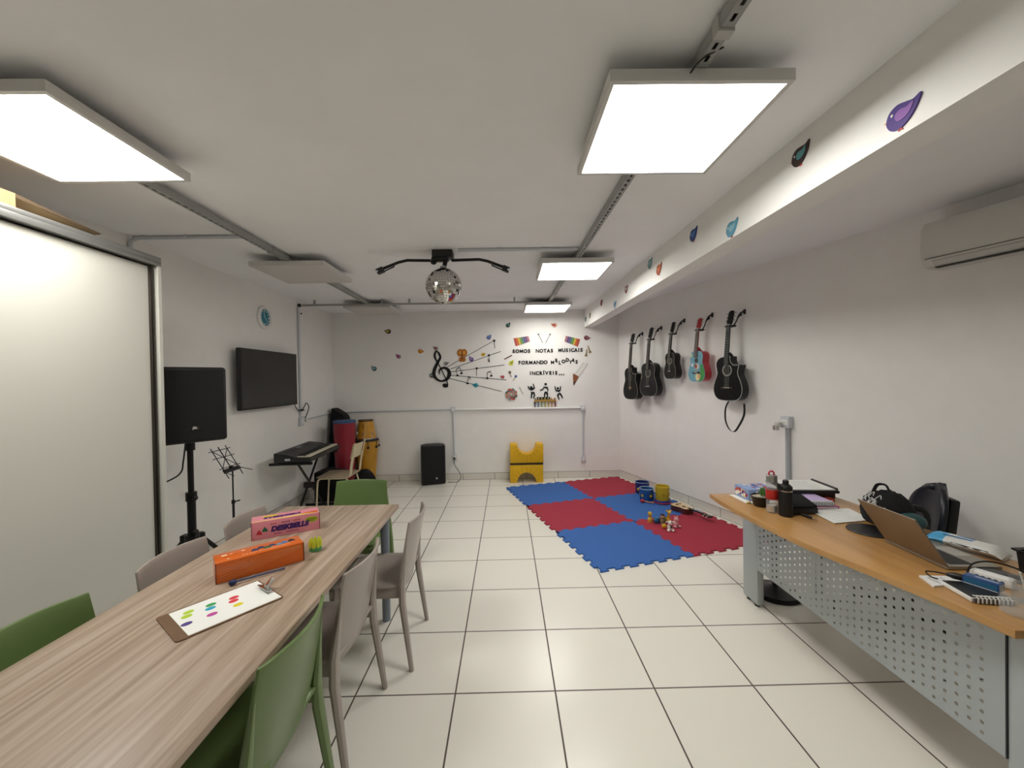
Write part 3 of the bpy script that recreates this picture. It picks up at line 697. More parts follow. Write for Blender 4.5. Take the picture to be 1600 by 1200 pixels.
# ------------------------------------------------------------------ floor speaker, yellow foam blocks
t = thing('loudspeaker', 'black loudspeaker on the floor against the back wall', 'loudspeaker', (-1.15, 6.22, 0), math.radians(17))
speaker_box(t, .36, .22, .60, .002)
MB().sphere((.04, -.122, .10), (.016, .005, .016), 14).build('logo', C_('#9c9c9a', .3), t)
def arch(z0, label, up, x0):
    t = thing('foam_block', label, 'foam block', (x0, 6.24, z0), 0, 'yellow foam arch blocks')
    W, H, r = .252, .285 if up else .272, .145
    P = [(-W, 0), (-r, 0)] + [(-r*math.cos(PI*k/20), r*math.sin(PI*k/20)*1.07) for k in range(1, 20)] + [(r, 0), (W, 0), (W, H), (-W, H)]
    if up: P = [(x, H-z) for x, z in P][::-1]
    m = MB(); m.prism(P, -.11, .11)
    bmesh.ops.bevel(m.bm, geom=[e for e in m.bm.edges if e.calc_length() > .05 or True], offset=.010, segments=2, profile=.5, affect='EDGES')
    m.build('block', M_YEL, t)
    s = MB()
    for k in range(9):
        a = PI*(.08+.84*k/8); x0, z0_ = 1.08*r*math.cos(a), 1.12*r*math.sin(a); x1, z1 = min(W*.93, max(-W*.93, 1.75*r*math.cos(a))), min(H*.93, 1.75*r*math.sin(a))
        if up: z0_, z1 = H-z0_, H-z1
        s.tube([(x0, -.110, z0_), (x1, -.109, z1)], [.0035, .001], 6)
    s.build('crease_shade', C_('#b98c0a'), t)  # shade of the radial creases in the vinyl, painted as darker yellow strokes
    return t
t = arch(0, 'lower yellow foam arch block opening downward', False, .279)
t = arch(.30, 'upper yellow foam block with its hollow upward', True, .286)
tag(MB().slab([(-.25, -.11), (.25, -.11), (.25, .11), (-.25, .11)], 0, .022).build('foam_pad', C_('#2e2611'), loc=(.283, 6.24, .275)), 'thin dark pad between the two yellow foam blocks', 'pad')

# ------------------------------------------------------------------ EVA mat
def eva_mat():
    a = math.radians(16.2); P = .905; n = 13; tb = .034
    ux = Vector((math.cos(a), math.sin(a))); uy = Vector((-math.sin(a), math.cos(a)))
    o = Vector((.725, 3.255))
    labels = {(0, 0): 'blue foam mat tile nearest the viewer, front left', (1, 0): 'red foam mat tile at front beside the desk leg', (0, 1): 'red foam mat tile in the middle of the left row',
              (1, 1): 'blue foam mat tile under the toy drums', (0, 2): 'blue foam mat tile in front of yellow blocks', (1, 2): 'red foam mat tile in the far right corner'}
    def edge(flip):      # zigzag offsets along a unit edge, +-tb/2 dovetails
        pts = []; st = P/n
        for k in range(n):
            sgn = (1 if k % 2 == 0 else -1)*(1 if flip else -1)
            f = .007 if sgn > 0 else -.007
            f = .008
            wide0, wide1 = k*st, (k+1)*st
            if sgn > 0: pts += [(wide0+f if k else wide0, -0.0*tb), (wide0-f if k else wide0, tb/2), (wide1+f if k < n-1 else wide1, tb/2), (wide1-f if k < n-1 else wide1, 0)]
            else: pts += [(wide0+.0, -tb/2) if k else (0, -tb/2), (wide1-.0, -tb/2)]
        return pts
    e1 = edge(True)
    g = .0012
    for (i, j), lb in labels.items():
        # bottom edge left->right (outward = -y), right, top, left; neighbours share the same zigzag line
        poly = []
        for t_, off in e1: poly.append((t_, -off))
        for t_, off in e1: poly.append((P + off, t_))
        for t_, off in reversed(e1): poly.append((t_, P - off))
        for t_, off in reversed(e1): poly.append((off, t_))
        out = []
        cx = cy = P/2
        for x, y in poly:
            x2 = cx+(x-cx)*(1-g*2/P); y2 = cy+(y-cy)*(1-g*2/P)
            if not out or (Vector(out[-1])-Vector((x2, y2))).length > 1e-4: out.append((x2, y2))
        m = MB(); m.slab(out, 0, .012)
        q = o + ux*(i*P) + uy*(j*P)
        tag(m.build('mat_tile', M_MATB if (i+j) % 2 == 0 else M_MATR, loc=(q.x, q.y, 0), rotz=a, smooth=0), lb, 'foam mat', 'interlocking foam mat tiles')
eva_mat()
MZ = .0125
# toy drums
def toy_drum(label, x, y, r, h, body, rim, inside, z=MZ):
    t = thing('toy_drum', label, 'toy drum', (x, y, z), random.random()*3, 'open toy drums on the mat')
    MB().lathe([(r*.92, 0), (r*.95, .005), (r, h), (r*.94, h), (r*.88, .01), (0, .009)], seg=32).build('shell', body, t)
    m = MB(); m.tube([(r*.98*math.cos(2*PI*k/28), r*.98*math.sin(2*PI*k/28), h) for k in range(28)], r*.06, 8, closed=True); m.build('rim', rim, t)
    MB().lathe([(r*.9, h*.55), (0, h*.551)], seg=28, cap=False).build('inside', inside, t)
    p = MB()
    for k in range(5):
        a = k*1.25+.3; p.prism(circ(.018, 10, (0, h*.45)), -r*1.0, -r*.93, lambda X, Y, Z, a=a: (X*math.cos(a)-Y*math.sin(a), X*math.sin(a)+Y*math.cos(a), Z))
    p.build('print', C_('#c4a93a') if body != C_('#c2a51c') else C_('#a8880f'), t)
DB1 = mat('navy_drum', '#1f2a6a', .5, noise=.2, nscale=18); DB2 = mat('blue_drum', '#1c4f8f', .5, noise=.45, nscale=16)
toy_drum('dark blue toy drum with pale rim, rearmost of three', 1.80, 5.43, .092, .15, DB1, C_('#8796b5'), C_('#1b1c4d'))
toy_drum('bright blue toy drum with pale rim, in front of dark blue', 1.755, 5.13, .088, .145, DB2, C_('#a9bfd2'), C_('#15264f'))
toy_drum('yellow toy drum on the blue tambourine near the wall', 1.90, 4.985, .084, .165, C_('#c2a51c'), C_('#d3bb35'), C_('#a28a15'), MZ+.0405)
t = thing('tambourine', 'blue tambourine with red hoop lying under the yellow drum', 'tambourine', (1.90, 4.985, MZ))
MB().lathe([(.088, 0), (.090, .004), (.090, .036), (.086, .04), (0, .04)], seg=32).build('frame', C_('#20308a'), t)
m = MB(); m.tube([(.094*math.cos(2*PI*k/28), .094*math.sin(2*PI*k/28), .012) for k in range(28)], .009, 8, closed=True); m.build('hoop', C_('#8e1f3d'), t)
t = thing('maraca', 'red toy maraca lying in front of bright blue drum', 'maraca', (1.66, 5.005, MZ), math.radians(-28))
MB().sphere((0, 0, .022), (.03, .022, .022), 16).build('head', C_('#a6202c'), t)
MB().tube([(.02, 0, .022), (.10, 0, .012), (.135, 0, .012)], [.009, .008, .010], 10).build('handle', C_('#b8785a'), t)
# ukulele lying on the mat
def body_outline(W, L, cut=False):
    R = [(.30*W, .02*L), (.45*W, .11*L), (.5*W, .26*L), (.45*W, .43*L), (.365*W, .58*L), (.355*W, .66*L), (.385*W, .78*L), (.375*W, .88*L), (.28*W, .965*L), (.1*W, L)]
    if cut: R = R[:5] + [(.36*W, .66*L), (.39*W, .75*L), (.40*W, .80*L), (.33*W, .795*L), (.22*W, .80*L), (.13*W, .86*L), (.10*W, .93*L), (.09*W, L)]
    Lf = [(-x, z) for x, z in [(.30*W, .02*L), (.45*W, .11*L), (.5*W, .26*L), (.45*W, .43*L), (.365*W, .58*L), (.355*W, .66*L), (.385*W, .78*L), (.375*W, .88*L), (.28*W, .965*L), (.1*W, L)]]
    return smoothpts([(0, 0)] + R + Lf[::-1], 4, closed=True)
d = Vector((2.115-1.895, 4.185-4.76, 0)); th = math.atan2(d.y, d.x)-PI/2
t = thing('ukulele', 'small natural top ukulele lying face up on the mat', 'ukulele', (1.955, 4.765, MZ), th)
ol = body_outline(.17, .25); up = lambda x, y, z: (x, z, .062-y)
MB().prism(ol, .0, .058, up).build('body', mat('dark_mahogany', '#4a1f17', .4), t)
MB().prism([(x*.985, z*.985+.002) for x, z in ol], -.002, .0, up).build('soundboard', wood('spruce_top', '#cfae7d', '#dcbd8c', '#e3c898', (12, 2, 12), .4), t)
MB().prism(circ(.024, 20, (0, .155)), -.003, -.002, up).build('soundhole', C_('#1a100b'), t)
MB().box((0, .065, .068), (.07, .014, .008), bev=.002).build('bridge', C_('#20130e'), t)
MB().box((0, .32, .066), (.03, .20, .014), bev=.002).build('neck', C_('#1d1513'), t)
m = MB(); m.slab([(-.016, .415), (.016, .415), (.026, .44), (.024, .53), (-.024, .53), (-.026, .44)], .05, .064); m.build('headstock', C_('#1d1513'), t)
for s in (-1, 1):
    for y in (.455, .50): MB().cyl((s*.014, y, .05), (s*.014, y, .078), .004, seg=8).sphere((s*.034, y, .056), .008, 8).build('tuning_peg', C_('#c9c0b5', .3), t)
m = MB()
for k in range(4): m.tube([(-.009+.006*k, .065, .074), (-.009+.006*k, .43, .0755)], .0007, 4)
m.build('strings', C_('#d8d4cc'), t)
# squeaky animal toys
def toy(label, x, y, rz, parts, cat='toy'):
    t = thing('animal_toy', label, cat, (x, y, MZ), rz, 'little animal toys on the mat')
    for nm, m, shapes in parts:
        b = MB()
        for sh in shapes:
            if sh[0] == 's': b.sphere(sh[1], sh[2], 14, sh[3] if len(sh) > 3 else None)
            else: b.tube(sh[1], sh[2], 10)
        b.build(nm, m, t, smooth=60)
YT, YO, PK, WT = C_('#d8b23a'), C_('#c9862a'), C_('#dca0a4'), C_('#e6ddd6')
toy('yellow duck toy at the left of the toy group', 1.515, 4.33, -.4, [
    ('body', YT, [('s', (0, 0, .028), (.026, .03, .03)), ('t', [(0, -.005, .045), (0, -.008, .075)], [.016, .012])]), ('head', YT, [('s', (0, -.01, .09), (.023, .024, .026))]),
    ('beak', YO, [('s', (0, -.034, .085), (.014, .012, .006))]), ('feet', YO, [('s', (-.013, -.02, .005), (.012, .02, .006)), ('s', (.013, -.02, .005), (.012, .02, .006))]), ('eye', M_BLACK, [('s', (-.011, -.031, .098), .003), ('s', (.011, -.031, .098), .003)])])
toy('round blue toy between the duck and the brown bear', 1.574, 4.297, .2, [
    ('body', C_('#2a6d94'), [('s', (0, 0, .032), (.036, .034, .034))]), ('head', C_('#2f7ba3'), [('s', (0, -.02, .058), (.022, .02, .018))]), ('feet', C_('#22314f'), [('s', (-.018, -.02, .008), (.014, .016, .009)), ('s', (.018, -.02, .008), (.014, .016, .009))])])
toy('brown bear toy with dark cap and green back', 1.622, 4.26, -.1, [
    ('body', C_('#7a6a4c'), [('s', (0, 0, .035), (.028, .026, .036))]), ('head', C_('#a38a68'), [('s', (0, -.006, .078), (.022, .022, .022))]), ('cap', C_('#2a2130'), [('s', (0, 0, .097), (.023, .023, .012))]),
    ('pack', C_('#5f7f3a'), [('s', (.028, .008, .05), (.016, .02, .028))]), ('feet', C_('#8a7568'), [('s', (-.014, -.022, .009), (.012, .018, .009)), ('s', (.014, -.022, .009), (.012, .018, .009))])])
toy('yellow giraffe toy with a long neck', 1.690, 4.275, .1, [
    ('body', C_('#c98f1c'), [('s', (0, 0, .032), (.028, .03, .034)), ('t', [(0, -.005, .05), (0, -.012, .115)], [.015, .010])]), ('head', YT, [('s', (0, -.022, .125), (.017, .026, .017))]),
    ('ears', YT, [('s', (-.022, -.012, .137), (.012, .006, .008)), ('s', (.022, -.012, .137), (.012, .006, .008))]), ('horns', C_('#8a6a1c'), [('t', [(-.008, -.01, .138), (-.009, -.01, .156)], [.003, .004]), ('t', [(.008, -.01, .138), (.009, -.01, .156)], [.003, .004])])])
toy('white cow toy sitting in front of the giraffe', 1.628, 4.08, -.1, [
    ('body', WT, [('s', (0, 0, .034), (.027, .026, .036))]), ('head', WT, [('s', (0, -.012, .078), (.024, .024, .024))]), ('muzzle', C_('#d8a79c'), [('s', (0, -.034, .072), (.015, .010, .010))]), ('ears', WT, [('s', (-.03, -.006, .086), (.014, .006, .009)), ('s', (.03, -.006, .086), (.014, .006, .009))]),
    ('patch', C_('#4b4548'), [('s', (.010, -.028, .088), (.008, .006, .008)), ('s', (.008, -.023, .04), (.012, .006, .014))]), ('feet', WT, [('s', (-.022, -.03, .011), (.015, .026, .011)), ('s', (.022, -.03, .011), (.015, .026, .011))])])
t = tag(MB().sphere((0, 0, .024), .025, 16).build('toy_ball', C_('#d2a218', .4), loc=(1.590, 4.135, MZ)), 'small yellow ball at the left of white cow toy', 'ball')
toy('pink pig toy at the right of the toy group', 1.728, 4.175, .15, [
    ('body', PK, [('s', (0, 0, .034), (.028, .028, .034))]), ('head', PK, [('s', (0, -.010, .080), (.024, .024, .024))]), ('snout', C_('#c77f86'), [('s', (0, -.034, .076), (.010, .008, .008))]), ('ears', PK, [('s', (-.018, -.004, .104), (.008, .005, .013), (0, -.4, 0)), ('s', (.018, -.004, .104), (.008, .005, .013), (0, .4, 0))]),
    ('feet', PK, [('s', (-.024, -.028, .011), (.014, .024, .011)), ('s', (.024, -.028, .011), (.014, .024, .011))])])

# ------------------------------------------------------------------ guitars on the right wall
GL = mat('black_gloss', '#050506', .35, spec=.35); GS = mat('black_satin', '#090808', .45, spec=.3)
FRETB = wood('rosewood', '#2e2521', '#3b302a', '#4a3c34', (20, 20, 2), .5); FRETD = C_('#262b29')
BIND = C_('#8f8c80', .4)
def guitar(label, s, z0, W, L, znut, ztop, body, front, bind, cut, hole_r, rosette, fb, head, bridge=True, deep=.09, fr=18):
    t = thing('guitar', label, 'guitar', rw(s, z0), TH_R, 'guitars hanging on the right wall')
    F = -.18; B = F+deep; ol = body_outline(W, L, cut)
    m = MB(); m.use(body); m.rings([[(x, y, z) for x, z in ol] for y in (F, B)], True, False); m.face([m.v((x, B, z)) for x, z in ol]); m.build('body', None, t, smooth=40)
    sb = MB().prism(ol, F-.002, F+.001).build('soundboard', front, t, smooth=0)
    if bind:
        m = MB(); m.tube([(x, F-.001, z) for x, z in ol], .0028, 6, closed=True); m.tube([(x, B, z) for x, z in ol], .0026, 6, closed=True); m.build('binding', bind, t)
    hz = L*.69
    if rosette:
        m = MB(); m.rings([[(r*math.cos(2*PI*k/28), F-.0032, hz+r*math.sin(2*PI*k/28)) for k in range(28)] for r in (hole_r, hole_r*1.28)], True, False); m.build('rosette', rosette, t, smooth=0)
    MB().prism(circ(hole_r, 28, (0, hz)), F-.0028, F-.002).build('soundhole', C_('#17130f'), t, smooth=0)
    if bridge: 
        br_ = MB().box((0, F-.006, L*.29), (W*.42, .009, .02), bev=.002).build('bridge', C_('#1d1714'), t)
        MB().box((0, F-.0115, L*.295), (W*.2, .003, .005)).build('saddle', C_('#c8c2b2'), br_)
    N = znut-z0; H = ztop-z0; yn = -.145
    hwN, hwB = .0225*min(1, W/.33)**.5, .028*min(1, W/.33)**.5
    fbz = hz+hole_r*(1.0 if rosette else 1.3)
    def nk(z): return F-.004 + (yn-.004-F)*max(0, (z-L))/(N-L) - .004
    m = MB(); m.rings([[(-hw, nk(z)-.006, z), (hw, nk(z)-.006, z), (hw, nk(z), z), (-hw, nk(z), z)] for hw, z in ((hwB, fbz), (hwB*.96, L), (hwN, N))]); m.build('fretboard', fb, t)
    m = MB(); m.rings([[(hw*math.cos(PI*k/8), nk(z)+.001+.020*math.sin(PI*k/8), z) for k in range(9)] for hw, z in ((hwB, L), (hwN, N))])
    m.rings([[(hw*k, nk(L)+.001, L-.004+zz), (-hw*k, nk(L)+.001, L-.004+zz), (-hw*k, nk(L)+dd, L-.004+zz), (hw*k, nk(L)+dd, L-.004+zz)] for hw, k, zz, dd in ((hwB, 1, 0, .075), (hwB, .95, .045, .03))]); m.build('neck', head, t)
    m = MB(); Ls = N - L*.29
    for k in range(1, fr):
        z = N - Ls*(1-2**(-k/12.)); 
        if z > fbz: m.box((0, nk(z)-.0065, z), (2*hwN*1.05, .002, .0016))
    m.build('frets', C_('#8b8a84', .3), t)
    hl = H-N; ht = lambda x, y, z: (x, y + .34*(z-N)*.75, z)
    hs = [(-hwN, N), (hwN, N), (hwN*1.45, N+.22*hl), (hwN*1.3, N+.9*hl), (hwN*.6, N+hl), (-hwN*.6, N+hl), (-hwN*1.3, N+.9*hl), (-hwN*1.45, N+.22*hl)]
    MB().prism(hs, yn-.009, yn+.008, ht).build('headstock', head, t)
    MB().box((0, nk(N)-.005, N+.003), (2*hwN, .009, .006)).build('nut', C_('#d5d0c4'), t)
    for sx in (-1, 1):
        for k in range(3):
            z = N+hl*(.3+.25*k); x = sx*(hwN*1.4+.018); c0 = Vector(ht(sx*hwN*.9, yn-.002, z)); c1 = Vector(ht(x, yn+.002, z))
            MB().cyl(c0, c1, .0035, seg=8).sphere(c1, (.008, .006, .010), 10).build('tuning_peg', C_('#b8b6ae', .25), t)
    m = MB()
    for k in range(6):
        f = (k-2.5)/2.5; m.tube([(f*W*.075, F-.013, L*.295), (f*hwN*.8, nk(N)-.0095, N)], .0006, 4)
    m.build('strings', C_('#a7a59e', .3), t)
    # wall hanger is its own thing
    q = thing('guitar_hanger', 'black wall hook holding the ' + label.split(',')[0], 'hanger', rw(s, znut), TH_R, 'guitar wall hooks')
    za = 2.285-znut if znut > 2.09 else 2.25-znut
    if znut < 2.075: za = .15
    MB().box((.055, -.005, za-.03), (.028, .010, .05), bev=.003).build('wall_plate', M_BLACK, q)
    MB().tube([(.055, -.006, za-.02), (.052, -.05, za*.72), (.048, -.085, za*.45)], [.008, .011, .009], 8).sphere((.05, -.055, za*.62), .017, 10).tube(smoothpts([(.048, -.085, za*.45), (.03, -.09, .03), (0, -.09, -.006), (0, -.088, -.014)], 4), .006, 8).build('arm', M_BLACK, q)
    m = MB()
    for sx in (-1, 1): m.tube([(0, -.085, -.014), (sx*(hwN+.012), -.10, -.014), (sx*(hwN+.012), -.165, -.014)], .0085, 8)
    m.build('yoke', M_BLACK, q)
    return t
guitar('black acoustic guitar with orange emblem, nearest the corner', .568, 1.255, .355, .452, 2.070, 2.197, GS, mat('charcoal_top', '#0c0b09', .5, spec=.25), BIND, True, .045, C_('#35322b'), FRETB, GS, False)
g1 = SC.objects.get('guitar')
gg = MB(); gg.prism([(-.035, .165), (0, .150), (.035, .165), (0, .185)], -.1845, -.182); gg.build('emblem', C_('#b07a3a'), g1, smooth=0)
guitar('black acoustic guitar without cutaway, second from the corner', .985, 1.312, .37, .445, 2.085, 2.232, GL, mat('dark_slate_top', '#0d0e10', .45, spec=.3), BIND, False, .045, C_('#858278'), FRETB, GS)
guitar('small black child guitar with ringed soundhole', 1.425, 1.543, .212, .318, 2.110, 2.243, GL, mat('dark_slate_top2', '#0c0b0a', .45, spec=.3), C_('#77705f'), False, .034, C_('#8a8676'), FRETB, GS)
g4 = guitar('small blue and red painted child guitar', 1.874, 1.507, .258, .345, 2.103, 2.224, mat('red_lacquer2', '#b01f2c', .3, coat=.3), mat('sky_blue_paint', '#6fa3b5', .35), None, False, .027, None, C_('#5b5049'), C_('#a5202b'))
m = MB(); m.prism([(.03, .0), (.1, .02), (.127, .09), (.115, .15), (.085, .20), (.065, .19), (.055, .1)], -.1836, -.182); m.build('green_patch', C_('#3f8f4a'), g4, smooth=0)
for nm, pts, cc in (('painted_blot', circ(.030, 14, (.01, .17), .036), '#e4dccb'), ('painted_blot', circ(.022, 12, (-.005, .175), .026), '#a83b2e'), ('painted_blot', circ(.034, 14, (.02, .055), .045), '#e5d7a6'), ('painted_blot', circ(.02, 12, (.045, .06), .03), '#c9a878'), ('painted_blot', circ(.016, 12, (-.06, .19), .02), '#dfe6ea'), ('painted_blot', circ(.018, 12, (-.078, .30), .026), '#c8d1b0'), ('painted_blot', circ(.012, 10, (.03, .10), .018), '#8a3a4a')):
    decal(g4, nm, pts, C_(cc), -.1842-.0004*random.random(), .002)
g5 = guitar('largest black cutaway guitar, with a hanging strap', 2.306, 1.312, .362, .452, 2.09, 2.237, GL, mat('jet_top', '#050506', .35, spec=.3), C_('#aeb0ac', .4), True, .048, C_('#8e9088'), FRETD, GS)
MB().tube(smoothpts([(-.02, -.14, .0), (-.055, -.15, -.08), (-.05, -.16, -.2), (.0, -.165, -.29), (.06, -.16, -.312), (.10, -.14, -.25), (.125, -.10, -.14), (.115, -.085, -.03)], 6), [.016]*43, 8, sq=.12).build('strap', mat('strap_black', '#0c0b0b', .6), g5)
MB().cyl((0, -.13, -.012), (0, -.13, .003), .007).build('strap_button', M_CHROME, g5)

# ------------------------------------------------------------------ air conditioner
t = thing('air_conditioner', 'white split air conditioner high on the right wall', 'air conditioner', rw(3.90, 2.24), TH_R)
sec = [(0, 0), (-.10, -.005), (-.16, .005), (-.195, .045), (-.205, .12), (-.19, .24), (-.165, .285), (-.10, .295), (0, .295)]
MB().rings([[(x, y, z) for y, z in sec] for x in (0, .9)]).build('body', mat('ac_white', '#d3d1cc', .45), t)
MB().box((.45, -.172, .018), (.80, .05, .006), (math.radians(-38), 0, 0)).build('louvre', mat('ac_flap', '#c5c3be', .4), t)
MB().box((.45, -.198, .051), (.86, .004, .003)).box((.45, -.14, -.004), (.80, .04, .005)).build('air_slot', C_('#2b2a29'), t)

# ------------------------------------------------------------------ teacher desk
t = thing('teacher_desk', 'maple topped teacher desk with perforated grey steel front', 'desk', (1.66, 2.0, 0))
ed = [(1.412, 2.828), (1.402, 2.72), (1.398, 2.60), (1.402, 2.44), (1.412, 2.28), (1.428, 2.12), (1.450, 1.955), (1.487, 1.80), (1.527, 1.65), (1.560, 1.52), (1.585, 1.40), (1.602, 1.262), (1.90, 1.245), (2.205, 1.245), (2.205, 2.83)]
m = MB(); m.slab([(x-1.66, y-2.0) for x, y in ed], TT-.027, TT)
bmesh.ops.bevel(m.bm, geom=[e for e in m.bm.edges if abs(e.verts[0].co.z-e.verts[1].co.z) < 1e-5], offset=.003, segments=2, profile=.5, affect='EDGES')
m.build('desktop', M_DESK, t)
# perforated modesty panel with real holes
m = MB(); y0, y1, z0, z1 = 1.335-2.0, 2.845-2.0, .262, .712; pit = .0405; hs = .0115; vz = .0375
ncol = 33; yc0 = 1.403-2.0
def q4(ya, yb, za, zb):
    m.face([m.v((0, ya, za)), m.v((0, yb, za)), m.v((0, yb, zb)), m.v((0, ya, zb))])
prev = y0
for k in range(ncol):
    c_ = yc0+k*pit; q4(prev, c_-hs/2, z0, z1); prev = c_+hs/2
    zz = z0; zc = z0+.028+(vz/2 if k % 2 else 0)
    while zc < z1-.02:
        q4(c_-hs/2, c_+hs/2, zz, zc-hs/2); zz = zc+hs/2; zc += vz
    q4(c_-hs/2, c_+hs/2, zz, z1)
q4(prev, y1, z0, z1)
m.build('perforated_panel', M_STEEL, t, smooth=0, fix=False)
MB().box((.01, y0-.002, .487), (.02, .004, .45)).build('panel_seam', C_('#2c2e30'), t)
l1 = MB().box((.02, 2.772-2.0, .365), (.045, .165, .69), bev=.006).box((.27, 2.80-2.0, .69), (.5, .05, .03)).build('leg', M_STEEL, t)
MB().cyl((.02, .73, 0), (.02, .73, .03), .016, seg=14).cyl((.02, .815, 0), (.02, .815, .03), .016, seg=14).build('levelling_foot', M_BLACK, l1)
m = MB(); m.rings([[(.02+.03*math.cos(a), -.735+.075*math.sin(a), z) for a in [2*PI*k/24 for k in range(24)]] for z in (.03, .712)]); m.box((.27, -.70, .69), (.5, .05, .03)); l2 = m.build('leg', M_STEEL, t)
MB().cyl((.02, -.735, 0), (.02, -.735, .03), .018, seg=14).build('levelling_foot', M_BLACK, l2)
MB().box((.49, .79, .365), (.045, .10, .69), bev=.006).build('leg', M_STEEL, t)
MB().box((.49, -.70, .365), (.045, .10, .69), bev=.006).build('leg', M_STEEL, t)
# round base on the floor under the desk
t = thing('stool', 'black round stool base on floor under the desk', 'stool', (1.90, 2.87, 0))
MB().lathe([(.155, 0), (.16, .012), (.15, .03), (.06, .045), (.03, .06)], seg=36).build('base', M_BLACKM, t)
MB().cyl((0, 0, .05), (0, 0, .42), .022).build('column', M_BLACK, t)
MB().lathe([(.02, .41), (.16, .42), (.17, .44), (.165, .47), (.0, .475)], seg=36).build('seat', M_CLOTH, t)

D = TT+.0005
def flat_sheet(name, label, pts, z, m=M_PAPER, th=.0008, cat='paper', lines=0):
    c = Vector((sum(p[0] for p in pts)/len(pts), sum(p[1] for p in pts)/len(pts)))
    t = thing(name, label, cat, (c.x, c.y, z))
    MB().slab([(p[0]-c.x, p[1]-c.y) for p in pts], 0, th).build('sheet', m, t)
    if lines:
        b = MB(); a, bb, cc, dd = [Vector(p)-c for p in pts[:4]]
        for k in range(1, lines+1):
            f = k/(lines+1); l = a.lerp(dd, f); r = bb.lerp(cc, f); l2 = l.lerp(r, .08); r2 = l.lerp(r, .92-.3*random.random())
            dv = (dd-a).normalized()*.0022
            b.face([b.v((l2.x, l2.y, th+.0002)), b.v((r2.x, r2.y, th+.0002)), b.v((r2.x+dv.x, r2.y+dv.y, th+.0002)), b.v((l2.x+dv.x, l2.y+dv.y, th+.0002))])
        b.build('print', C_('#8f9aa0'), t, smooth=0)
    return t
flat_sheet('paper_sheet', 'white paper under the flowery box at desk end', [(1.53, 2.80), (1.535, 2.60), (1.75, 2.60), (1.75, 2.80)], D)
t = thing('tissue_box', 'flowery blue patterned carton at the far desk end', 'box', (1.668, 2.722, D+.001), math.radians(3))
m = MB(); m.use(mat('flower_blue', '#8fa5cf', .5)).box((0, 0, .037), (.19, .15, .073), bev=.002); m.build('carton', None, t)
random.seed(4)
for k in range(84):
    cc = random.choice(['#c2503c', '#e3b98a', '#2f56a0', '#3f6fb8', '#efe6da', '#a93a4e', '#d9c9a0'])
    pt = circ(.008+.009*random.random(), 8, (0, 0), .007+.008*random.random())
    sd = k % 3
    if sd == 0: x, z = random.uniform(-.075, .075), random.uniform(.018, .055); pp = [(x+a, z+b) for a, b in pt]; fn = None; yy = -.0758-.0002*k/84
    elif sd == 1: x, z = random.uniform(-.055, .055), random.uniform(.018, .055); pp = [(x+a, z+b) for a, b in pt]; fn = lambda X, Y, Z: (Y, X, Z); yy = -.0958-.0002*k/84
    else: x, z = random.uniform(-.075, .075), random.uniform(-.055, .055); pp = [(x+a, z+b) for a, b in pt]; fn = lambda X, Y, Z: (X, Z, -Y); yy = -.0738-.0002*k/84
    MB().prism(pp, yy, yy+.001, fn).build('flower_print', C_(cc), t, smooth=0)
t = thing('plant_pot', 'black pot with pebbles and small green succulent', 'potted plant', (1.595, 2.545, D))
MB().lathe([(.036, 0), (.040, .004), (.055, .058), (.058, .062), (.054, .066), (.050, .055), (0, .053)], seg=28).build('pot', M_BLACK, t)
m = MB(); random.seed(8)
for k in range(60):
    a = random.random()*6.28; r_ = .046*math.sqrt(random.random()); m.sphere((r_*math.cos(a), r_*math.sin(a), .056), (.007, .006, .005), 6)
o = m.build('pebbles', C_('#cfc3b2'), t); o['kind'] = 'stuff'
m = MB()
for k in range(14):
    a = k*2.4; r_ = .004+.012*(k/14); m.sphere((.012+r_*math.cos(a), r_*math.sin(a), .068+.035*(1-k/16)), (.008, .008, .015), 8, (.4*math.sin(a), .4*math.cos(a), 0))
m.build('succulent', C_('#3f6b22'), t)
tag(MB().sphere((0, 0, .009), (.014, .012, .009), 12).build('eraser', C_('#d9cf8e'), loc=(1.548, 2.595, D)), 'tiny yellow crumpled scrap before the black plant pot', 'scrap')
t = thing('glass_bottle', 'clear bottle with red sleeve and steel lid', 'bottle', (1.585, 2.42, D))
MB().lathe([(.028, 0), (.031, .004), (.031, .178), (.029, .182), (.0285, .178), (.0285, .01), (0, .008)], seg=28).build('glass', M_CLEAR, t)
MB().lathe([(.0318, .082), (.0328, .084), (.0328, .138), (.0318, .14)], seg=28, cap=False).build('sleeve', M_RED, t)
MB().lathe([(.031, .182), (.0335, .183), (.0335, .186), (.0295, .188), (.0295, .222), (.026, .225), (0, .225)], seg=28).build('lid', M_ALU, t)
MB().tube(smoothpts([(-.018, 0, .222), (-.014, 0, .242), (0, 0, .248), (.012, 0, .24), (.016, 0, .222)], 4), .005, 8).build('loop', C_('#b8263a'), t)
MB().lathe([(.0282, .008), (.0282, .045), (0, .046)], seg=28).build('infuser', M_CHROME, t)
t = thing('flask', 'matte black drinking flask on the desk edge', 'flask', (1.625, 2.355, D))
MB().lathe([(.034, 0), (.037, .004), (.037, .135), (.033, .147)], seg=28).build('body', mat('matte_black', '#0e0e10', .4), t)
MB().lathe([(.0335, .146), (.0345, .149), (.0335, .152)], seg=28, cap=False).build('neck_ring', M_CHROME, t)
MB().lathe([(.034, .151), (.035, .155), (.034, .172), (.022, .185), (.016, .187), (.016, .205), (.012, .21), (0, .21)], seg=28).build('lid', M_BLACK, t)
m = MB(); m.tube([(-.036+.0*k, .0+.014*math.cos(2*PI*k/16), .168+.018*math.sin(2*PI*k/16)) for k in range(16)], .004, 8, closed=True); m.build('carry_loop', M_BLACK, t)
t = thing('tool_case', 'open black hinged case behind the black flask', 'case', (1.745, 2.425, D), math.radians(3))
MB().box((0, 0, .019), (.15, .13, .038), bev=.003).build('tray', M_BLACK, t)
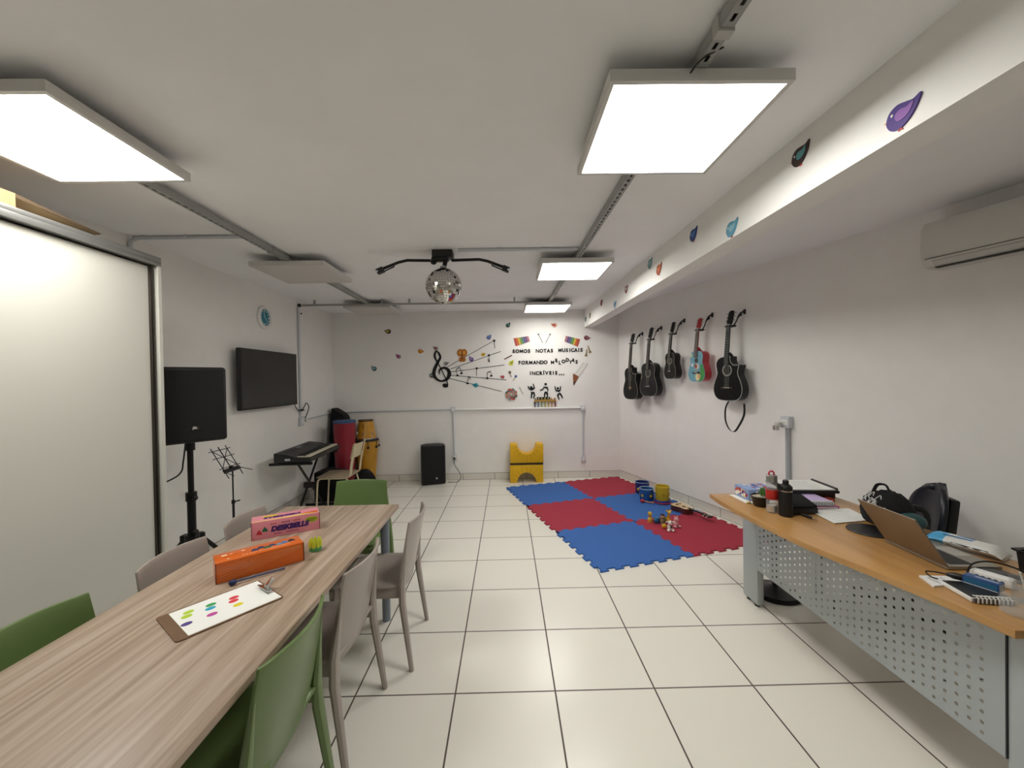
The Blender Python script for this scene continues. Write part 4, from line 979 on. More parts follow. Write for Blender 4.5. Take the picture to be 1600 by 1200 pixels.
MB().box((0, .01, .058), (.16, .14, .022), (math.radians(16), 0, 0), bev=.008).build('lid', M_CLOTH, t)
t = thing('audio_jack', 'black cable plug with silver tip on the desk', 'plug', (1.715, 2.335, D+.009), math.radians(-78))
MB().tube([(-.02, 0, 0), (.03, 0, 0), (.05, 0, 0)], [.006, .009, .008], 10).build('grip', M_BLACK, t)
MB().cyl((.05, 0, 0), (.085, 0, 0), .0035, .0025).build('tip', M_CHROME, t)
t = thing('notebook', 'pink notebook at bottom of the stack beside black case', 'notebook', (1.935, 2.53, D), 0, 'notebooks stacked on the desk')
MB().box((0, 0, .010), (.165, .17, .02), bev=.002).build('cover', C_('#b85f8c'), t)
MB().box((-.005, -.0855, .010), (.15, .002, .012)).build('pages', C_('#d9c7d0'), t)
t = thing('notebook', 'lilac spiral notebook on top of the pink notebook', 'notebook', (1.915, 2.535, D+.0205), math.radians(-4), 'notebooks stacked on the desk')
MB().box((0, .005, .014), (.145, .165, .026), bev=.002).build('cover', C_('#c6b0dc'), t)
MB().box((0, -.0835, .014), (.143, .012, .022)).build('spine', C_('#232326'), t)
m = MB()
for k in range(15): 
    x = -.066+k*.0094; m.tube([(x, -.072, .028), (x, -.082, .031), (x, -.092, .025), (x, -.092, .006), (x, -.084, .0025)], .0024, 6)
m.build('spiral', C_('#d9d9dc', .3), t)
t = thing('folder', 'black ring folder topping the desk stack', 'folder', (2.005, 2.74, D+.052), math.radians(-6))
MB().box((0, 0, .009), (.30, .27, .018), bev=.003).build('cover', M_BLACK, t)
MB().box((.0, .0, .022), (.26, .25, .006)).build('sheets', M_PAPER, t)
m = MB()
for k in range(6): m.box((-.03+.02*random.random(), -.09+k*.034, .0253), (.18, .004, .0005))
m.build('print', C_('#a8adb2'), t, smooth=0)
MB().box((.138, .0, .027), (.010, .26, .012), (0, -.3, 0)).build('flap_edge', C_('#3a3434'), t)
tag(MB().box((0, 0, .0245), (.28, .17, .048), bev=.003).build('storage_box', C_('#3a1f1f'), loc=(2.02, 2.735, D)), 'dark box supporting the black folder', 'box')
tag(MB().box((0, 0, .012), (.05, .045, .024), bev=.006).build('stapler', C_('#a3382f'), loc=(2.075, 2.60, D)), 'red stapler end poking out under the folder', 'stapler')
flat_sheet('paper_sheet', 'printed white sheet lying left of the laptop', [(1.812, 2.425), (2.075, 2.45), (2.04, 2.245), (1.79, 2.205)], D+.0045, lines=7)
tag(MB().slab([(1.814, 2.420), (2.070, 2.445), (2.036, 2.248), (1.794, 2.209)], D, D+.004).build('paper_pad', C_('#b9bcbd')), 'grey pad of papers under the printed sheet', 'paper')
tag(MB().lathe([(.10, 0), (.104, .003), (.100, .007), (0, .008)], seg=36).build('mouse_mat', M_BLACK, loc=(1.895, 2.095, D)), 'round black mouse mat behind the laptop', 'mouse mat')
# laptop
t = thing('laptop', 'silver laptop with its lid back towards the viewer', 'laptop', (1.838, 1.815, D), math.radians(-4))
m = MB(); m.slab([(0, -.152), (.212, -.152), (.212, .152), (0, .152)], .002, .015); m.build('base', mat('laptop_silver', '#9a948a', .4, metal=.5), t)
MB().box((.075, 0, .0155), (.09, .26, .002)).build('keys', C_('#191a1b'), t)
MB().box((.165, 0, .0153), (.065, .10, .0015)).build('touchpad', C_('#a9a59c', .35), t)
m = MB(); f = lambda u_, v_, w_: (-.002-.128*v_+w_*.85, -.152+.304*u_, .012+.195*v_+w_*.5)
m.rings([[f(0, 0, w_), f(1, 0, w_), f(1, 1, w_), f(0, 1, w_)] for w_ in (0, .006)]); ld = m.build('lid', mat('laptop_lid', '#94887a', .42, metal=.45), t)
m = MB(); m.face([m.v(f(.03, .06, .0066)), m.v(f(.97, .06, .0066)), m.v(f(.97, .96, .0066)), m.v(f(.03, .96, .0066))]); m.build('screen', C_('#0d0e10', .15), ld)
# backpack behind
t = thing('backpack', 'black and teal backpack with white doodles behind the laptop', 'backpack', (2.08, 2.20, D))
b = MB().sphere((0, 0, 0), (1, 1, 1), 24)
for v in b.bm.verts:
    q = v.co.copy(); v.co = Vector((q.x*.10, q.y*.135, max(0, (q.z+.45)*.125+.008*math.sin(20*q.y))))
b.build('body', M_CLOTH, t, smooth=70)
MB().sphere((-.005, -.13, .055), (.075, .06, .045), 16).build('side_pocket', C_('#23484a'), t)
MB().tube(smoothpts([(-.03, .05, .165), (-.02, .035, .205), (-.01, -.005, .21), (-.01, -.03, .165)], 5), .011, 8, sq=.5).build('handle', M_CLOTH, t)
m = MB(); random.seed(2)
for k in range(14):
    a = random.uniform(-.09, .05); z = random.uniform(.085, .15)
    def sf(a_, z_): return (-.1*math.sqrt(max(.01, 1-(a_/.135)**2-(z_/.125-.45)**2))-.002, a_, z_+.002)
    m.tube(smoothpts([sf(a, z), sf(a+.015, z+.015), sf(a+.025, z-.008), sf(a+.01, z-.016)], 4), .0022, 5)
m.build('doodles', C_('#c9c9c9'), t)
# office chair
t = thing('office_chair', 'dark blue black office chair between desk and wall', 'chair', (2.40, 2.557, 0), math.radians(68))
def ocb(u_, v_):
    x = (2*u_-1); hw = .19*math.sqrt(max(0, 1-(max(0, v_-.35)/.65)**2.4))*.98+.004
    return x*hw, -.23-.07*v_+.05*x*x, .50+.385*v_
b = MB().grid(ocb, 14, 16).build('backrest', mat('navy_vinyl', '#10151f', .35), t, smooth=60, fix=False); b.modifiers.new('thickness', 'SOLIDIFY').thickness = .035
MB().box((0, -.30, .62), (.12, .05, .36), (.1, 0, 0), bev=.015).build('back_support', M_BLACK, t)
MB().box((0, 0, .455), (.44, .42, .07), bev=.03).build('seat', MATS['navy_vinyl'], t)
for s in (-1,): MB().tube(smoothpts([(s*.20, -.05, .47), (s*.24, -.07, .55), (s*.24, -.10, .70), (s*.24, -.07, .78), (s*.24, .10, .775)], 5), .018, 8).build('armrest', M_BLACK, t)
MB().cyl((0, 0, .08), (0, 0, .42), .028).build('column', M_BLACK, t)
for k in range(5):
    a = 2*PI*k/5+.3; d_ = Vector((math.cos(a), math.sin(a), 0)); MB().tube([Vector((0, 0, .11)), d_*.27+Vector((0, 0, .075))], [.03, .018], 8).sphere(d_*.27+Vector((0, 0, .03)), .03, 12).build('castor_leg', M_BLACK, t)
# tissue pack
t = thing('tissue_pack', 'blue and white plastic tissue pack behind the laptop', 'tissue pack', (2.12, 1.855, D), math.radians(-68))
def pk(x, y, z): return (x, y, z)
m = MB(); n_ = 14
rings = []
for k in range(n_+1):
    x = -.13+.26*k/n_; e = max(0, 1-((abs(x)-.09)/.045)**2) if abs(x) > .09 else 1; hw = .055-.0*(1-e); hz = .006+.022*e
    rings.append([(x, hw*math.cos(a)*(1+.04*math.sin(7*x*20+a)), hz*(1+math.sin(a))*.9+.002*math.sin(30*x+3*a)+.002) for a in [2*PI*j/14 for j in range(14)]])
m.use(mat('tissue_white', '#d6d5d0', .35)); m.rings(rings); 
for f in m.bm.faces:
    if f.calc_center_median().x < -.055: f.material_index = 1
m.mats.append(C_('#4aa0cf', .35)); m.build('wrapper', None, t)
m = MB(); m.box((-.02, -.015, .052), (.10, .012, .001)); m.box((.0, .012, .052), (.06, .006, .001)); m.build('print', C_('#3f80b5'), t, smooth=0)
m = MB(); m.box((.03, -.0535, .03), (.12, .001, .006)); m.build('print', C_('#3a3f45'), t, smooth=0)
# white tablet, spiral notebook, boxes
t = thing('spiral_notebook', 'black covered spiral notebook at the front right desk edge', 'notebook', (1.725, 1.475, D), math.radians(-11), 'notebooks on desk edge')
MB().box((.0, -.002, .009), (.13, .125, .016), bev=.002).build('pages', M_PAPER, t)
MB().box((.002, 0, .0182), (.128, .122, .002)).build('cover', C_('#191a1c', .35), t)
m = MB()
for k in range(9):
    x = -.05+k*.0125; m.tube([(x, -.052, .020), (x, -.064, .024), (x, -.073, .018), (x, -.073, .004), (x, -.062, .001)], .0028, 6)
m.build('spiral', C_('#d2d0cb', .3), t)
MB().box((.0, -.068, .010), (.12, .006, .014)).build('spine', C_('#5e5c59'), t)
t = flat_sheet('card', 'white printed card beside the spiral notebook', [(1.625, 1.53), (1.655, 1.615), (1.80, 1.60), (1.77, 1.55)], D, M_WHITE, .006, 'card', 3)
t = thing('cable_adapter', 'black cable adapter lying on the spiral notebook', 'adapter', (1.735, 1.545, D+.0195), math.radians(-50))
MB().tube([(-.03, 0, .012), (-.01, 0, .013), (.03, 0, .013), (.045, 0, .011)], [.006, .0125, .012, .007], 10).build('body', M_BLACK, t)
MB().tube(smoothpts([(-.03, 0, .012), (-.06, -.005, .012), (-.085, -.02, .01), (-.07, -.045, .003), (-.05, -.05, .002)], 5), .0026, 6).build('lead', M_BLACK, t)
t = thing('carton', 'small blue printed carton on the spiral notebook', 'box', (1.772, 1.492, D+.0195), math.radians(-68))
MB().box((0, 0, .015), (.095, .045, .03), bev=.001).build('box', C_('#24497f', .35), t)
MB().box((-.0, -.0228, .016), (.085, .0006, .018)).build('label_panel', C_('#2e6a8f', .35), t)
MB().box((.0478, 0, .015), (.0006, .042, .028)).build('end_panel', C_('#9a9a9c'), t)
m = MB(); m.box((0, -.0232, .0035), (.09, .0006, .003)); m.box((.01, .0, .0304), (.06, .006, .0005)); m.build('stripe', C_('#c9cfd6'), t, smooth=0)
t = thing('usb_hub', 'white multi port hub standing on the desk', 'hub', (1.885, 1.555, D), math.radians(-66))
MB().box((0, 0, .018), (.115, .045, .035), bev=.008).build('body', M_WHITE, t)
for k in range(5): MB().box((-.035+k*.0165, -.0228, .020), (.009, .001, .006)).build('port', M_BLACK, t)
wire([(1.80, 1.57, D+.03), (1.86, 1.60, D+.055), (1.94, 1.60, D+.06), (2.0, 1.55, D+.045), (2.03, 1.46, D+.015), (2.04, 1.38, D+.006)], .0032, 'desk_cable', 'thin black cable arching over the white hub', 'cable')
tag(MB().box((0, 0, .006), (.07, .12, .012), bev=.004).build('phone', C_('#2a2d2c', .3), loc=(1.985, 1.60, D), rotz=.3), 'dark flat phone beyond the white hub', 'phone')
t = thing('glass_jar', 'clear glass jar with white label at desk corner', 'jar', (1.722, 1.345, D))
MB().lathe([(.040, 0), (.046, .004), (.047, .05), (.044, .06), (.040, .066), (.040, .078), (.043, .080), (.041, .078), (.038, .066), (.043, .05), (.042, .008), (0, .006)], seg=32).build('jar', M_CLEAR, t)
m = MB(); m.grid(lambda u_, v_: (.0476*math.cos(-2.05+.75*u_), .0476*math.sin(-2.05+.75*u_), .010+.04*v_), 8, 2); lb = m.build('label', M_PAPER, t)
m = MB()
for z, w_ in ((.044, .4), (.036, .55), (.029, .5), (.020, .6)): m.grid(lambda u_, v_, z=z, w_=w_: (.0479*math.cos(-1.95+w_*u_), .0479*math.sin(-1.95+w_*u_), z+.0025*v_), 6, 1)
m.build('print', C_('#2a2a2a'), lb, smooth=0)
t = thing('plastic_cup', 'clear plastic cup with a straw behind glass jar', 'cup', (1.835, 1.415, D))
MB().lathe([(.030, 0), (.032, .003), (.040, .085), (.0385, .085), (.030, .006), (0, .005)], seg=28).build('cup', M_CLEAR, t)
MB().tube([(.01, 0, .01), (-.02, .0, .11)], .003, 8).build('straw', M_WHITE, t)
t = thing('pencil_box', 'black open box at the right desk end', 'box', (2.145, 1.585, D))
m = MB(); m.rings([[(sx*a, sy*a, z) for sx, sy in ((-1, -1), (1, -1), (1, 1), (-1, 1))] for a, z in ((.05, 0), (.056, .082), (.066, .088), (.066, .094), (.052, .091), (.046, .006))]); m.build('body', M_BLACK, t, smooth=20)

# ------------------------------------------------------------------ foam decorations on the back wall and beam
BLKF = mat('black_foam', '#0d0c0c', .8)
def deco_text(txt, xs, z, size, word, dz=None, rot=None):
    """one foam letter per object, centred at the xs"""
    for i, (ch, x) in enumerate(zip(txt, xs)):
        me = text_mesh(ch, size*(1.04 if ch in 'MN' else 1.0), .003, size*({'M': .018, 'N': .03}.get(ch, .048)))
        zz = z + (dz[i] if dz else 0)
        a = rot[i] if rot else 0
        m = MB().add_mesh(me, Matrix.Rotation(a, 4, 'Y') @ FACE)
        nth = ['first', 'second', 'third', 'fourth', 'fifth', 'sixth', 'seventh', 'eighth', 'ninth'][i]
        nm = 'foam_letter'
        o = m.build(nm, BLKF, loc=bw(x, zz, .0045), smooth=0)
        tag(o, f'black foam letter {ch}, {nth} in the word {word}' if ch != '.' else f'black foam dot, {["first", "second", "third"][i]} of three after the word {word}', 'letter', 'black foam letters on back wall')
def spread(a, b, wts):
    tot = sum(wts); out = []; acc = 0
    for q in wts: out.append(a+(b-a)*(acc+q/2)/tot); acc += q
    return out
WT_ = {'I': .68, 'Í': .68, 'M': 1.25, 'N': 1.1, 'O': 1.15, 'L': .85, '.': .5}
def wts(s): return [WT_.get(c, 1.) for c in s]
LZ = .074
deco_text('SOMOS', spread(.093, .387, wts('SOMOS')), 2.008, LZ, 'SOMOS')
deco_text('NOTAS', spread(.463, .747, wts('NOTAS')), 2.008, LZ, 'NOTAS')
deco_text('MUSICAIS', spread(.814, 1.214, wts('MUSICAIS')), 2.012, LZ, 'MUSICAIS')
deco_text('FORMANDO', spread(.18, .65, wts('FORMANDO')), 1.828, LZ, 'FORMANDO')
deco_text('MELODIAS', spread(.693, 1.134, [1.25, 1, 1, 1.15, 1.15, .6, 1, 1]), 1.828, LZ, 'MELODIAS', [-.004, .024, -.012, .008, .030, -.004, .024, -.004], [0, -.15, .1, 0, .1, -.1, .25, 0])
deco_text('INCRÍVEIS', spread(.357, .811, wts('INCRÍVEIS')), 1.658, LZ, 'INCRÍVEIS')
deco_text('...', [.832, .865, .899], 1.655, LZ*1.25, 'INCRÍVEIS')

def place(wall, s, z, o=0.):
    if wall == 'b': return bw(s, z, o), 0
    if wall == 'm': return Vector((BX(s), s, z)) + Vector((-o, 0, 0)), -PI/2 - .0205*0
    return rw(s, z, o), TH_R
def bird(wall, s, z, size, c1, c2, label, flip=1, rot=0., beak='#d9a13a'):
    """flat foam bird cut-out: round breast, pointed tail, wing and beak; size = length"""
    loc, rz = place(wall, s, z)
    t = thing('bird_cutout', label, 'bird decoration', loc, rz, 'foam birds on wall and beam')
    def tr(pts):
        ca, sa = math.cos(rot), math.sin(rot)
        return [((x*ca-y*sa)*size*flip, (x*sa+y*ca)*size) for x, y in pts]
    body = smoothpts([(-.40, .02), (-.33, .20), (-.14, .30), (.10, .27), (.28, .24), (.46, .30), (.40, .08), (.26, -.14), (.05, -.30), (-.20, -.30), (-.36, -.15)], 4, True)
    MB().prism(tr(body), -.005, 0).build('body', C_(c1), t, smooth=0)
    wing = smoothpts([(-.16, .06), (-.04, .15), (.14, .13), (.30, .19), (.24, .0), (.08, -.11), (-.10, -.10)], 3, True)
    MB().prism(tr(wing), -.007, -.005).build('wing', C_(c2), t, smooth=0)
    MB().prism(tr([(-.36, .05), (-.47, -.02), (-.36, -.06)]), -.004, 0).build('beak', C_(beak), t, smooth=0)
    MB().prism(tr(circ(.035, 10, (-.25, .10))), -.0062, -.005).build('eye', C_('#e8e6e0'), t, smooth=0)
    MB().prism(tr([(-.04, -.27), (.02, -.27), (.07, -.36), (.0, -.35), (-.05, -.37)]), -.004, 0).build('feet', C_('#b8402c'), t, smooth=0)
B_ = [(-1.844, 2.35, .11, '#15130f', '#c9b83a', 'black bird with yellow wing, highest on the left of back wall', -1, -.2),
 (-1.692, 1.958, .10, '#8a6f9a', '#b0304a', 'lilac bird with red wing left of the treble clef', -1, .3),
 (-2.075, 1.774, .11, '#3f6068', '#8fb0b8', 'slate blue bird, lowest and farthest left on back wall', -1, .3),
 (-1.341, 2.032, .105, '#c27a1e', '#e0a236', 'orange bird between lilac bird and the clef', 1, -.5),
 (-1.105, 2.075, .10, '#9a9490', '#8f3038', 'grey bird with dark red wing on top of the clef', -1, .2),
 (-.945, 1.835, .10, '#9b9a97', '#77777a', 'plain grey bird right of the clef head', 1, -.1),
 (-1.165, 1.655, .12, '#3f4a4c', '#9aa6ac', 'dark grey bird tucked behind the clef belly', 1, .5),
 (-.552, 1.899, .10, '#5b3f8a', '#a58ac0', 'purple bird standing on the second staff line', -1, .5),
 (-.361, 1.966, .085, '#d9b72a', '#b07a1e', 'yellow bird above the second staff line', 1, .0),
 (-.265, 2.236, .10, '#40589a', '#7f92c4', 'blue bird above the top staff line', 1, .4),
 (.039, 2.422, .10, '#12302c', '#4f9a8c', 'dark green bird, highest above the lettering on the left', 1, .5),
 (-.49, 1.486, .11, '#2f9aa8', '#1f7488', 'turquoise bird on the lowest staff line', -1, -.1),
 (-.065, 1.61, .075, '#9a2a3a', '#c94a54', 'small red bird at the end of fourth staff line', -1, -.1),
 (.079, 1.828, .11, '#d8d23a', '#7a9a4a', 'yellow green bird left of the word FORMANDO', 1, .5),
 (.763, 2.411, .11, '#c98a70', '#8a2a22', 'red brown bird high between the two xylophones', -1, -.1),
 (1.275, 2.202, .11, '#6b2a34', '#9a6a70', 'maroon bird right of the right xylophone', 1, -.5)]
for x, z, s, a, b, l, f, r in B_: bird('b', x, z, s, a, b, l, f, r)
BM = [(1.357, 2.432, .145, '#41257a', '#8a5aa8', 'large purple bird, nearest the viewer on the beam', .05), (1.815, 2.548, .14, '#35201e', '#5fa0a4', 'dark brown bird with teal wing on the beam', .6),
 (2.352, 2.421, .15, '#5a9ab4', '#8ec0d0', 'light blue bird third from viewer on the beam', .4), (2.812, 2.548, .14, '#1c3f86', '#3f72b4', 'deep blue bird fourth from viewer on the beam', .6),
 (3.618, 2.578, .14, '#6f9a9a', '#9abcb8', 'grey teal bird above the orange one on beam', .6), (3.42, 2.473, .15, '#a8441c', '#d0702c', 'burnt orange bird on the beam', .6),
 (4.291, 2.50, .13, '#6a2430', '#c9b0aa', 'maroon and pale bird in the middle of beam', .3), (5.326, 2.554, .13, '#7a2a3a', '#a84a54', 'dark red bird high on the far beam', .3),
 (4.719, 2.417, .14, '#7fb0cc', '#22304a', 'pale blue bird with dark wing low on far beam', .3), (6.0, 2.492, .13, '#7a6a4a', '#a5946a', 'olive brown bird near the far beam end', .3), (6.30, 2.482, .12, '#2f7a74', '#60a09a', 'teal bird at the very far end of beam', .3)]
for y, z, s, a, b, l, r in BM: bird('m', y, z, s*.92, a, b, l, 1, r*.3-.12)
def deco(name, label, cat, s, z, parts, group=None, wall='b'):
    loc, rz = place(wall, s, z); t = thing(name, label, cat, loc, rz, group)
    for nm, fn, m in parts:
        b = MB(); fn(b); b.build(nm, m, t, smooth=0)
    return t
def one(name, label, cat, s, z, fn, m, group=None):
    b = MB(); fn(b); loc, rz = place('b', s, z); return tag(b.build(name, m, loc=loc, rotz=rz, smooth=0), label, cat, group)
# butterfly
deco('butterfly_cutout', 'orange butterfly on the top staff line', 'butterfly decoration', -.691, 1.965, [
    ('wings', lambda b: (b.prism(circ(.05, 16, (-.03, .035), .06), -.005, 0), b.prism(circ(.05, 16, (.03, .035), .06), -.0048, 0), b.prism(circ(.035, 16, (-.02, -.07), .04), -.005, 0), b.prism(circ(.035, 16, (.02, -.07), .04), -.0048, 0)), C_('#b8701c')),
    ('wing_spots', lambda b: (b.prism(circ(.022, 12, (-.03, .035), .03), -.0065, -.005), b.prism(circ(.022, 12, (.03, .035), .03), -.0065, -.005)), C_('#d99a3c')),
    ('body', lambda b: b.prism(circ(.012, 12, (0, -.01), .085), -.009, -.005), C_('#7d4510'))])
# treble clef: one ribbon of varying width
cp = [(-.975, 1.492), (-.945, 1.47), (-.927, 1.496), (-.947, 1.584), (-1.011, 1.717), (-1.061, 1.823), (-1.116, 1.929), (-1.115, 2.0), (-1.091, 2.033), (-1.052, 1.99), (-1.035, 1.928), (-1.078, 1.85), (-1.128, 1.745), (-1.138, 1.658), (-1.090, 1.588), (-1.022, 1.562), (-.943, 1.585), (-.900, 1.654), (-.910, 1.724), (-.957, 1.765), (-1.019, 1.760), (-1.056, 1.715), (-1.045, 1.670)]
wdt = [.02, .022, .018, .014, .014, .015, .030, .028, .018, .030, .034, .040, .052, .050, .036, .030, .040, .058, .052, .040, .034, .022, .012]
def clef(b):
    P = smoothpts([(x, z, w_) for (x, z), w_ in zip(cp, wdt)], 5)
    b.ribbon([(x+1.02, z-1.7) for x, z, w_ in P], [w_ for x, z, w_ in P], -.009, 0)
    b.prism(circ(.037, 20, (-.972+1.02, 1.492-1.7), .033), -.0092, 0)
one('treble_clef', 'large black foam treble clef', 'treble clef', -1.02, 1.7, clef, BLKF)
lines_ = [((-.926, 1.782), (-.177, 2.187), 'top'), ((-.879, 1.746), (-.084, 2.011), 'second from top'), ((-.875, 1.702), (-.03, 1.798), 'middle'), ((-.88, 1.649), (-.008, 1.564), 'fourth from top'), ((-.894, 1.601), (-.086, 1.383), 'lowest')]
for (a, b_, w_) in lines_:
    one('staff_line', f'{w_} black staff line fanning out from the clef', 'staff line', a[0], a[1], lambda q, a=a, b_=b_: q.ribbon([(0, 0), (b_[0]-a[0], b_[1]-a[1])], .008, -.003, 0), BLKF, 'staff lines on back wall')
def head(b, x, z, r=.017): b.prism(circ(r*1.15, 14, (x, z), r*.9), -.0068, 0)
def note(label, hx, hz, sx, sz, flag=0):
    def fn(b):
        head(b, 0, 0); b.ribbon([(-.004, 0), (sx-hx, sz-hz)], .007, -.0055, 0)
        if flag: b.ribbon([(sx-hx, sz-hz), (sx-hx+.022*flag, sz-hz+(.03 if sz < hz else -.025)), (sx-hx+.028*flag, sz-hz+(.055 if sz < hz else -.055))], [.012, .010, .004], -.0055, 0)
    one('music_note', label, 'music note', hx, hz, fn, BLKF, 'black foam music notes')
note('black quarter note hanging at the end of top staff line', -.184, 2.182, -.175, 2.064)
note('black eighth note with curl on the second staff line', -.269, 1.955, -.262, 1.845, -1)
note('black quarter note hanging from the middle staff line', -.466, 1.752, -.473, 1.633)
note('black eighth note on the lowest staff line', -.615, 1.517, -.596, 1.627, 1)
def beam2(label, a, b_, c_, d_):
    def fn(q):
        for p in (a, d_): head(q, p[0]-a[0], p[1]-a[1])
        q.ribbon([(0, 0), (b_[0]-a[0], b_[1]-a[1])], .007, -.0055, 0); q.ribbon([(b_[0]-a[0], b_[1]-a[1]), (c_[0]-a[0], c_[1]-a[1])], .012, -.0057, 0); q.ribbon([(c_[0]-a[0], c_[1]-a[1]), (d_[0]-a[0]+.012, d_[1]-a[1])], .007, -.0055, 0)
    one('music_note', label, 'music note', a[0], a[1], fn, BLKF, 'black foam music notes')
beam2('black beamed pair of notes next to the clef', (-.771, 1.645), (-.793, 1.735), (-.736, 1.774), (-.707, 1.679))
beam2('black beamed pair of notes near the small red bird', (-.302, 1.591), (-.305, 1.679), (-.252, 1.703), (-.24, 1.63))
# xylophones
RB = ['#b83a2c', '#c9602c', '#d9b52c', '#5f9a3f', '#2f7a6a', '#2f4a8a', '#4a3a7a', '#a86a7a']
def xylo(label, A, Bq, Cq, Dq, rev):
    cx = (A[0]+Bq[0]+Cq[0]+Dq[0])/4; cz = (A[1]+Bq[1]+Cq[1]+Dq[1])/4
    a, b_, c_, d_ = [Vector((p[0]-cx, p[1]-cz)) for p in (A, Bq, Cq, Dq)]
    loc, rz = place('b', cx, cz); t = thing('xylophone_cutout', label, 'xylophone decoration', loc, rz, 'foam xylophones')
    MB().prism([tuple(p*1.04) for p in (a, b_, c_, d_)], -.004, 0).build('backing', C_('#b98a7a'), t, smooth=0)
    n = 8
    for k in range(n):
        f0, f1 = (k+.12)/n, (k+.88)/n
        P = [a.lerp(b_, f0), a.lerp(b_, f1), d_.lerp(c_, f1), d_.lerp(c_, f0)]
        MB().prism([tuple(p) for p in P], -.008, -.004).build('bar', C_(RB[k] if not rev else RB[7-k]), t, smooth=0)
xylo('rainbow foam xylophone at the left above SOMOS', (.123, 2.213), (.351, 2.243), (.374, 2.162), (.154, 2.092), False)
xylo('rainbow foam xylophone at the right above MUSICAIS', (.949, 2.237), (1.167, 2.183), (1.128, 2.07), (.925, 2.153), True)
def stick(label, a, b_, hd, w_, m, mh, name='mallet_cutout', cat='mallet decoration'):
    deco(name, label, cat, a[0], a[1], [('stick', lambda q: q.ribbon([(0, 0), (b_[0]-a[0], b_[1]-a[1])], w_, -.004, 0), m)] + ([('head', lambda q: q.prism(circ(hd, 14), -.006, 0), mh)] if hd else []))
GRY = C_('#3c342f')
stick('left foam mallet of the crossed pair above the lettering', (.513, 2.27), (.58, 2.132), .013, .008, GRY, C_('#4b433e'))
stick('right foam mallet of the crossed pair above the lettering', (.696, 2.267), (.624, 2.131), .013, .008, GRY, C_('#4b433e'))
stick('dark red foam flute left of the word FORMANDO', (-.03, 1.887), (.091, 1.948), 0, .017, C_('#4a1c20'), None, 'flute_cutout', 'flute decoration')
stick('thin brown foam stick right of the round swirl', (.197, 1.445), (.258, 1.332), 0, .007, C_('#6b5a4a'), None, 'stick_cutout', 'stick decoration')
stick('brown foam maraca above the swirl', (.053, 1.68), (.075, 1.604), .022, .012, C_('#7d6a54'), C_('#6a5340'), 'maraca_cutout', 'maraca decoration')
stick('blue foam maraca above the swirl', (.146, 1.616), (.098, 1.543), .020, .010, C_('#a08660'), C_('#3f5a94'), 'maraca_cutout', 'maraca decoration')
def horn(label, a, b_):
    d_ = Vector((b_[0]-a[0], b_[1]-a[1])); n = Vector((-d_.y, d_.x)).normalized()
    one('horn_cutout', label, 'horn decoration', a[0], a[1], lambda q: q.prism([tuple(n*.006), tuple(d_*.7+n*.011), tuple(d_+n*.028), tuple(d_-n*.028), tuple(d_*.7-n*.011), tuple(-n*.006)], -.005, 0), C_('#8f7a56'))
horn('tan foam horn right of MUSICAIS, upper one', (1.29, 2.081), (1.328, 1.966))
horn('tan foam horn right of MUSICAIS, lower one', (1.275, 2.027), (1.257, 1.913))
ol_ = [(1.081, 1.637), (1.218, 1.813), (1.289, 1.798), (1.141, 1.595)]
deco('pencil_cutout', 'pencil shaped white foam with brown cone tip', 'pencil decoration', 1.10, 1.6, [
    ('shaft', lambda q: q.prism([(x-1.10, z-1.6) for x, z in ol_], -.004, 0), C_('#e6e4df')), ('outline', lambda q: q.ribbon([(x-1.10, z-1.6) for x, z in [ol_[0], ol_[1], ol_[2], ol_[3]]], .004, -.0048, -.002), C_('#8f8a86')),
    ('tip', lambda q: q.prism([(1.047-1.10, .032), (1.06-1.1, .042), (1.134-1.10, .0), (1.134-1.1, -.02), (1.06-1.10, -.14), (1.05-1.10, -.138)], -.007, 0), C_('#8a5230')), ('lead', lambda q: q.prism([(1.054-1.10, -.09), (1.095-1.1, -.075), (1.06-1.10, -.142), (1.05-1.10, -.14)], -.0082, -.006), C_('#4a2c1c'))])
# round swirl
loc, rz = place('b', .072, 1.335); t = thing('swirl_disc', 'round foam disc with red, white and grey swirls', 'disc decoration', loc, rz)
MB().prism(circ(.095, 32), -.014, 0).build('disc', C_('#cfcac4'), t)
for k in range(8):
    a0 = 2*PI*k/8
    MB().ribbon([((.015+.075*f)*math.cos(a0+2.2*f), (.015+.075*f)*math.sin(a0+2.2*f)) for f in [i/10 for i in range(11)]], [.006+.020*(i/10) for i in range(11)], -.0165-.0001*k, -.014).build('swirl', C_(['#b8452c', '#3f474a', '#c9703c', '#8a8f92', '#b03a30', '#39494a', '#b86a3c', '#6b7a80'][k]), t, smooth=0)
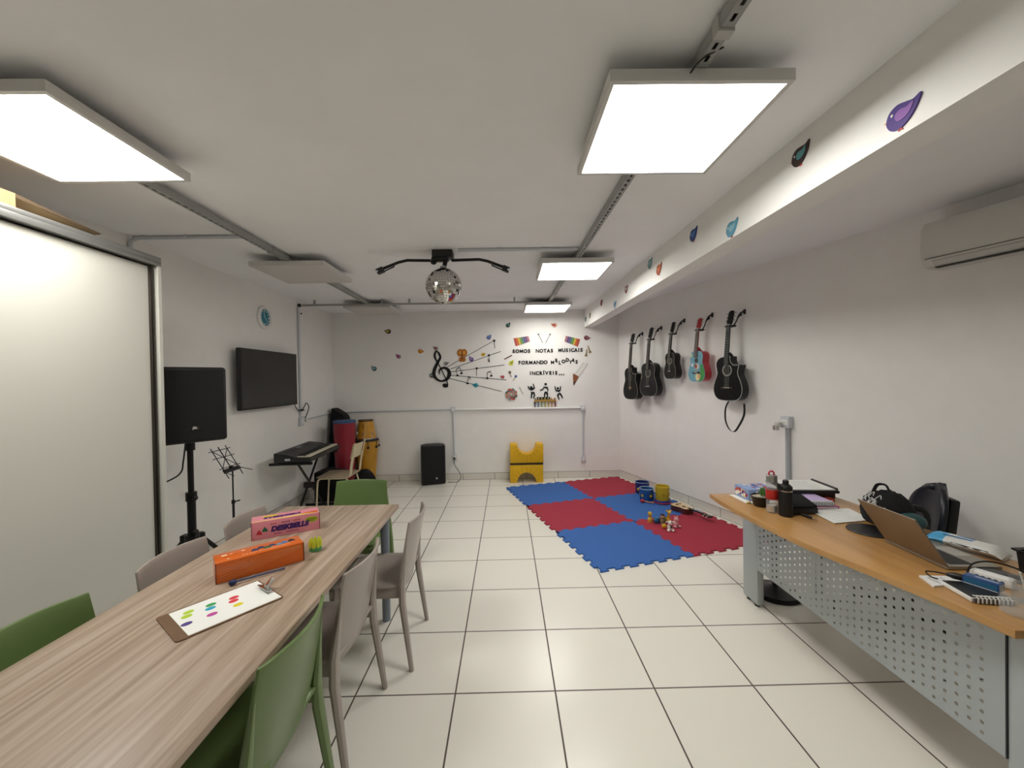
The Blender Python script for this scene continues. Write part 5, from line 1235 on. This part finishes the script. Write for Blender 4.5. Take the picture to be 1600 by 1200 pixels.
# dancers
def dancer(label, x, z, hd, arms, torso, hip, legs):
    t_ = [('head', lambda q: q.prism(circ(.020, 16, hd), -.008, 0), BLKF)]
    def tor(q):
        for ar in arms: q.ribbon(ar, [.018]+[.020]*(len(ar)-2)+[.014], -.008, 0)
        if torso: q.prism(torso, -.0082, 0)
    def lg(q):
        for le in legs: q.ribbon(le, [.030]+[.022]*(len(le)-2)+[.018], -.008, 0)
        q.prism(hip, -.0082, 0)
    deco('dancer_cutout', label, 'dancer decoration', x, z, t_ + [('torso', tor, BLKF), ('legs', lg, BLKF)], 'black foam dancers')
dancer('black foam dancer with raised arms, left of three', .385, 1.35, (.0, .088), [[(-.005, .05), (-.035, .075), (-.05, .11)], [(.01, .055), (.052, .075), (.03, .145)]], [(-.03, .07), (.045, .085), (.045, .06), (0, .035)], [(-.005, .02), (.05, .015), (.05, -.01), (-.005, 0)], [[(.01, .005), (.005, -.04), (-.005, -.085)], [(.04, .0), (.052, -.04), (.03, -.085)]])
dancer('black foam dancer leaning back, middle of three', .614, 1.37, (.0, .115), [[(-.025, .07), (-.045, .035), (-.09, .02)], [(.02, .06), (.035, .03), (.03, .0)]], [(-.035, .08), (.035, .07), (.035, .04), (-.03, .06)], [(-.02, .0), (.03, -.005), (.025, -.035), (-.02, -.03)], [[(-.01, -.02), (-.022, -.06), (-.02, -.1)], [(.02, -.02), (.025, -.06), (.02, -.1)]])
dancer('black foam dancer with both arms up, right of three', .81, 1.34, (-.005, .075), [[(-.03, .035), (-.045, .07), (-.05, .11)], [(.025, .035), (.035, .07), (.038, .11)]], [(-.04, .05), (.03, .05), (.025, .02), (-.03, .028)], [(-.02, -.02), (.03, .01), (.035, -.01), (-.01, -.045)], [[(-.008, -.03), (.0, -.06), (.01, -.10)], [(.03, -.01), (.05, -.04), (.068, -.08)]])
# little xylophone table
loc, rz = place('b', .60, 1.11); t = thing('xylophone_bench', 'foam bench of rainbow tubes standing on the conduit', 'xylophone decoration', loc, rz)
MB().prism([(-.18, .10), (.18, .10), (.165, .135), (-.165, .135)], -.03, 0).build('top_board', C_('#a8853f'), t)
for k, cc in enumerate(['#4a3a4a', '#5a7a94', '#7a8a4a', '#a8a04a', '#c09a4a', '#b07a3c', '#7a2a24']):
    x = -.16+.053*k; MB().prism([(x-.009, .015), (x+.009, .015), (x+.009, .105), (x-.009, .105)], -.022, -.004).build('tube', C_(cc), t)
MB().prism([(-.13, .135), (.08, .135), (.08, .172), (-.13, .172)], -.012, 0).build('black_bar', BLKF, t)
for k, x in enumerate((-.10, -.05, .0, .05)): MB().prism(circ(.010, 12, (x, .152)), -.0135, -.012).build('spot', C_(['#cfc9b8', '#d9c95a', '#d9cf8a', '#b8c98a'][k]), t)
for x, cc in ((-.155, '#2a2a2a'), (.10, '#a8742a'), (.155, '#6a2420')): MB().prism(circ(.012, 12, (x, .147)), -.014, 0).build('bead', C_(cc), t)
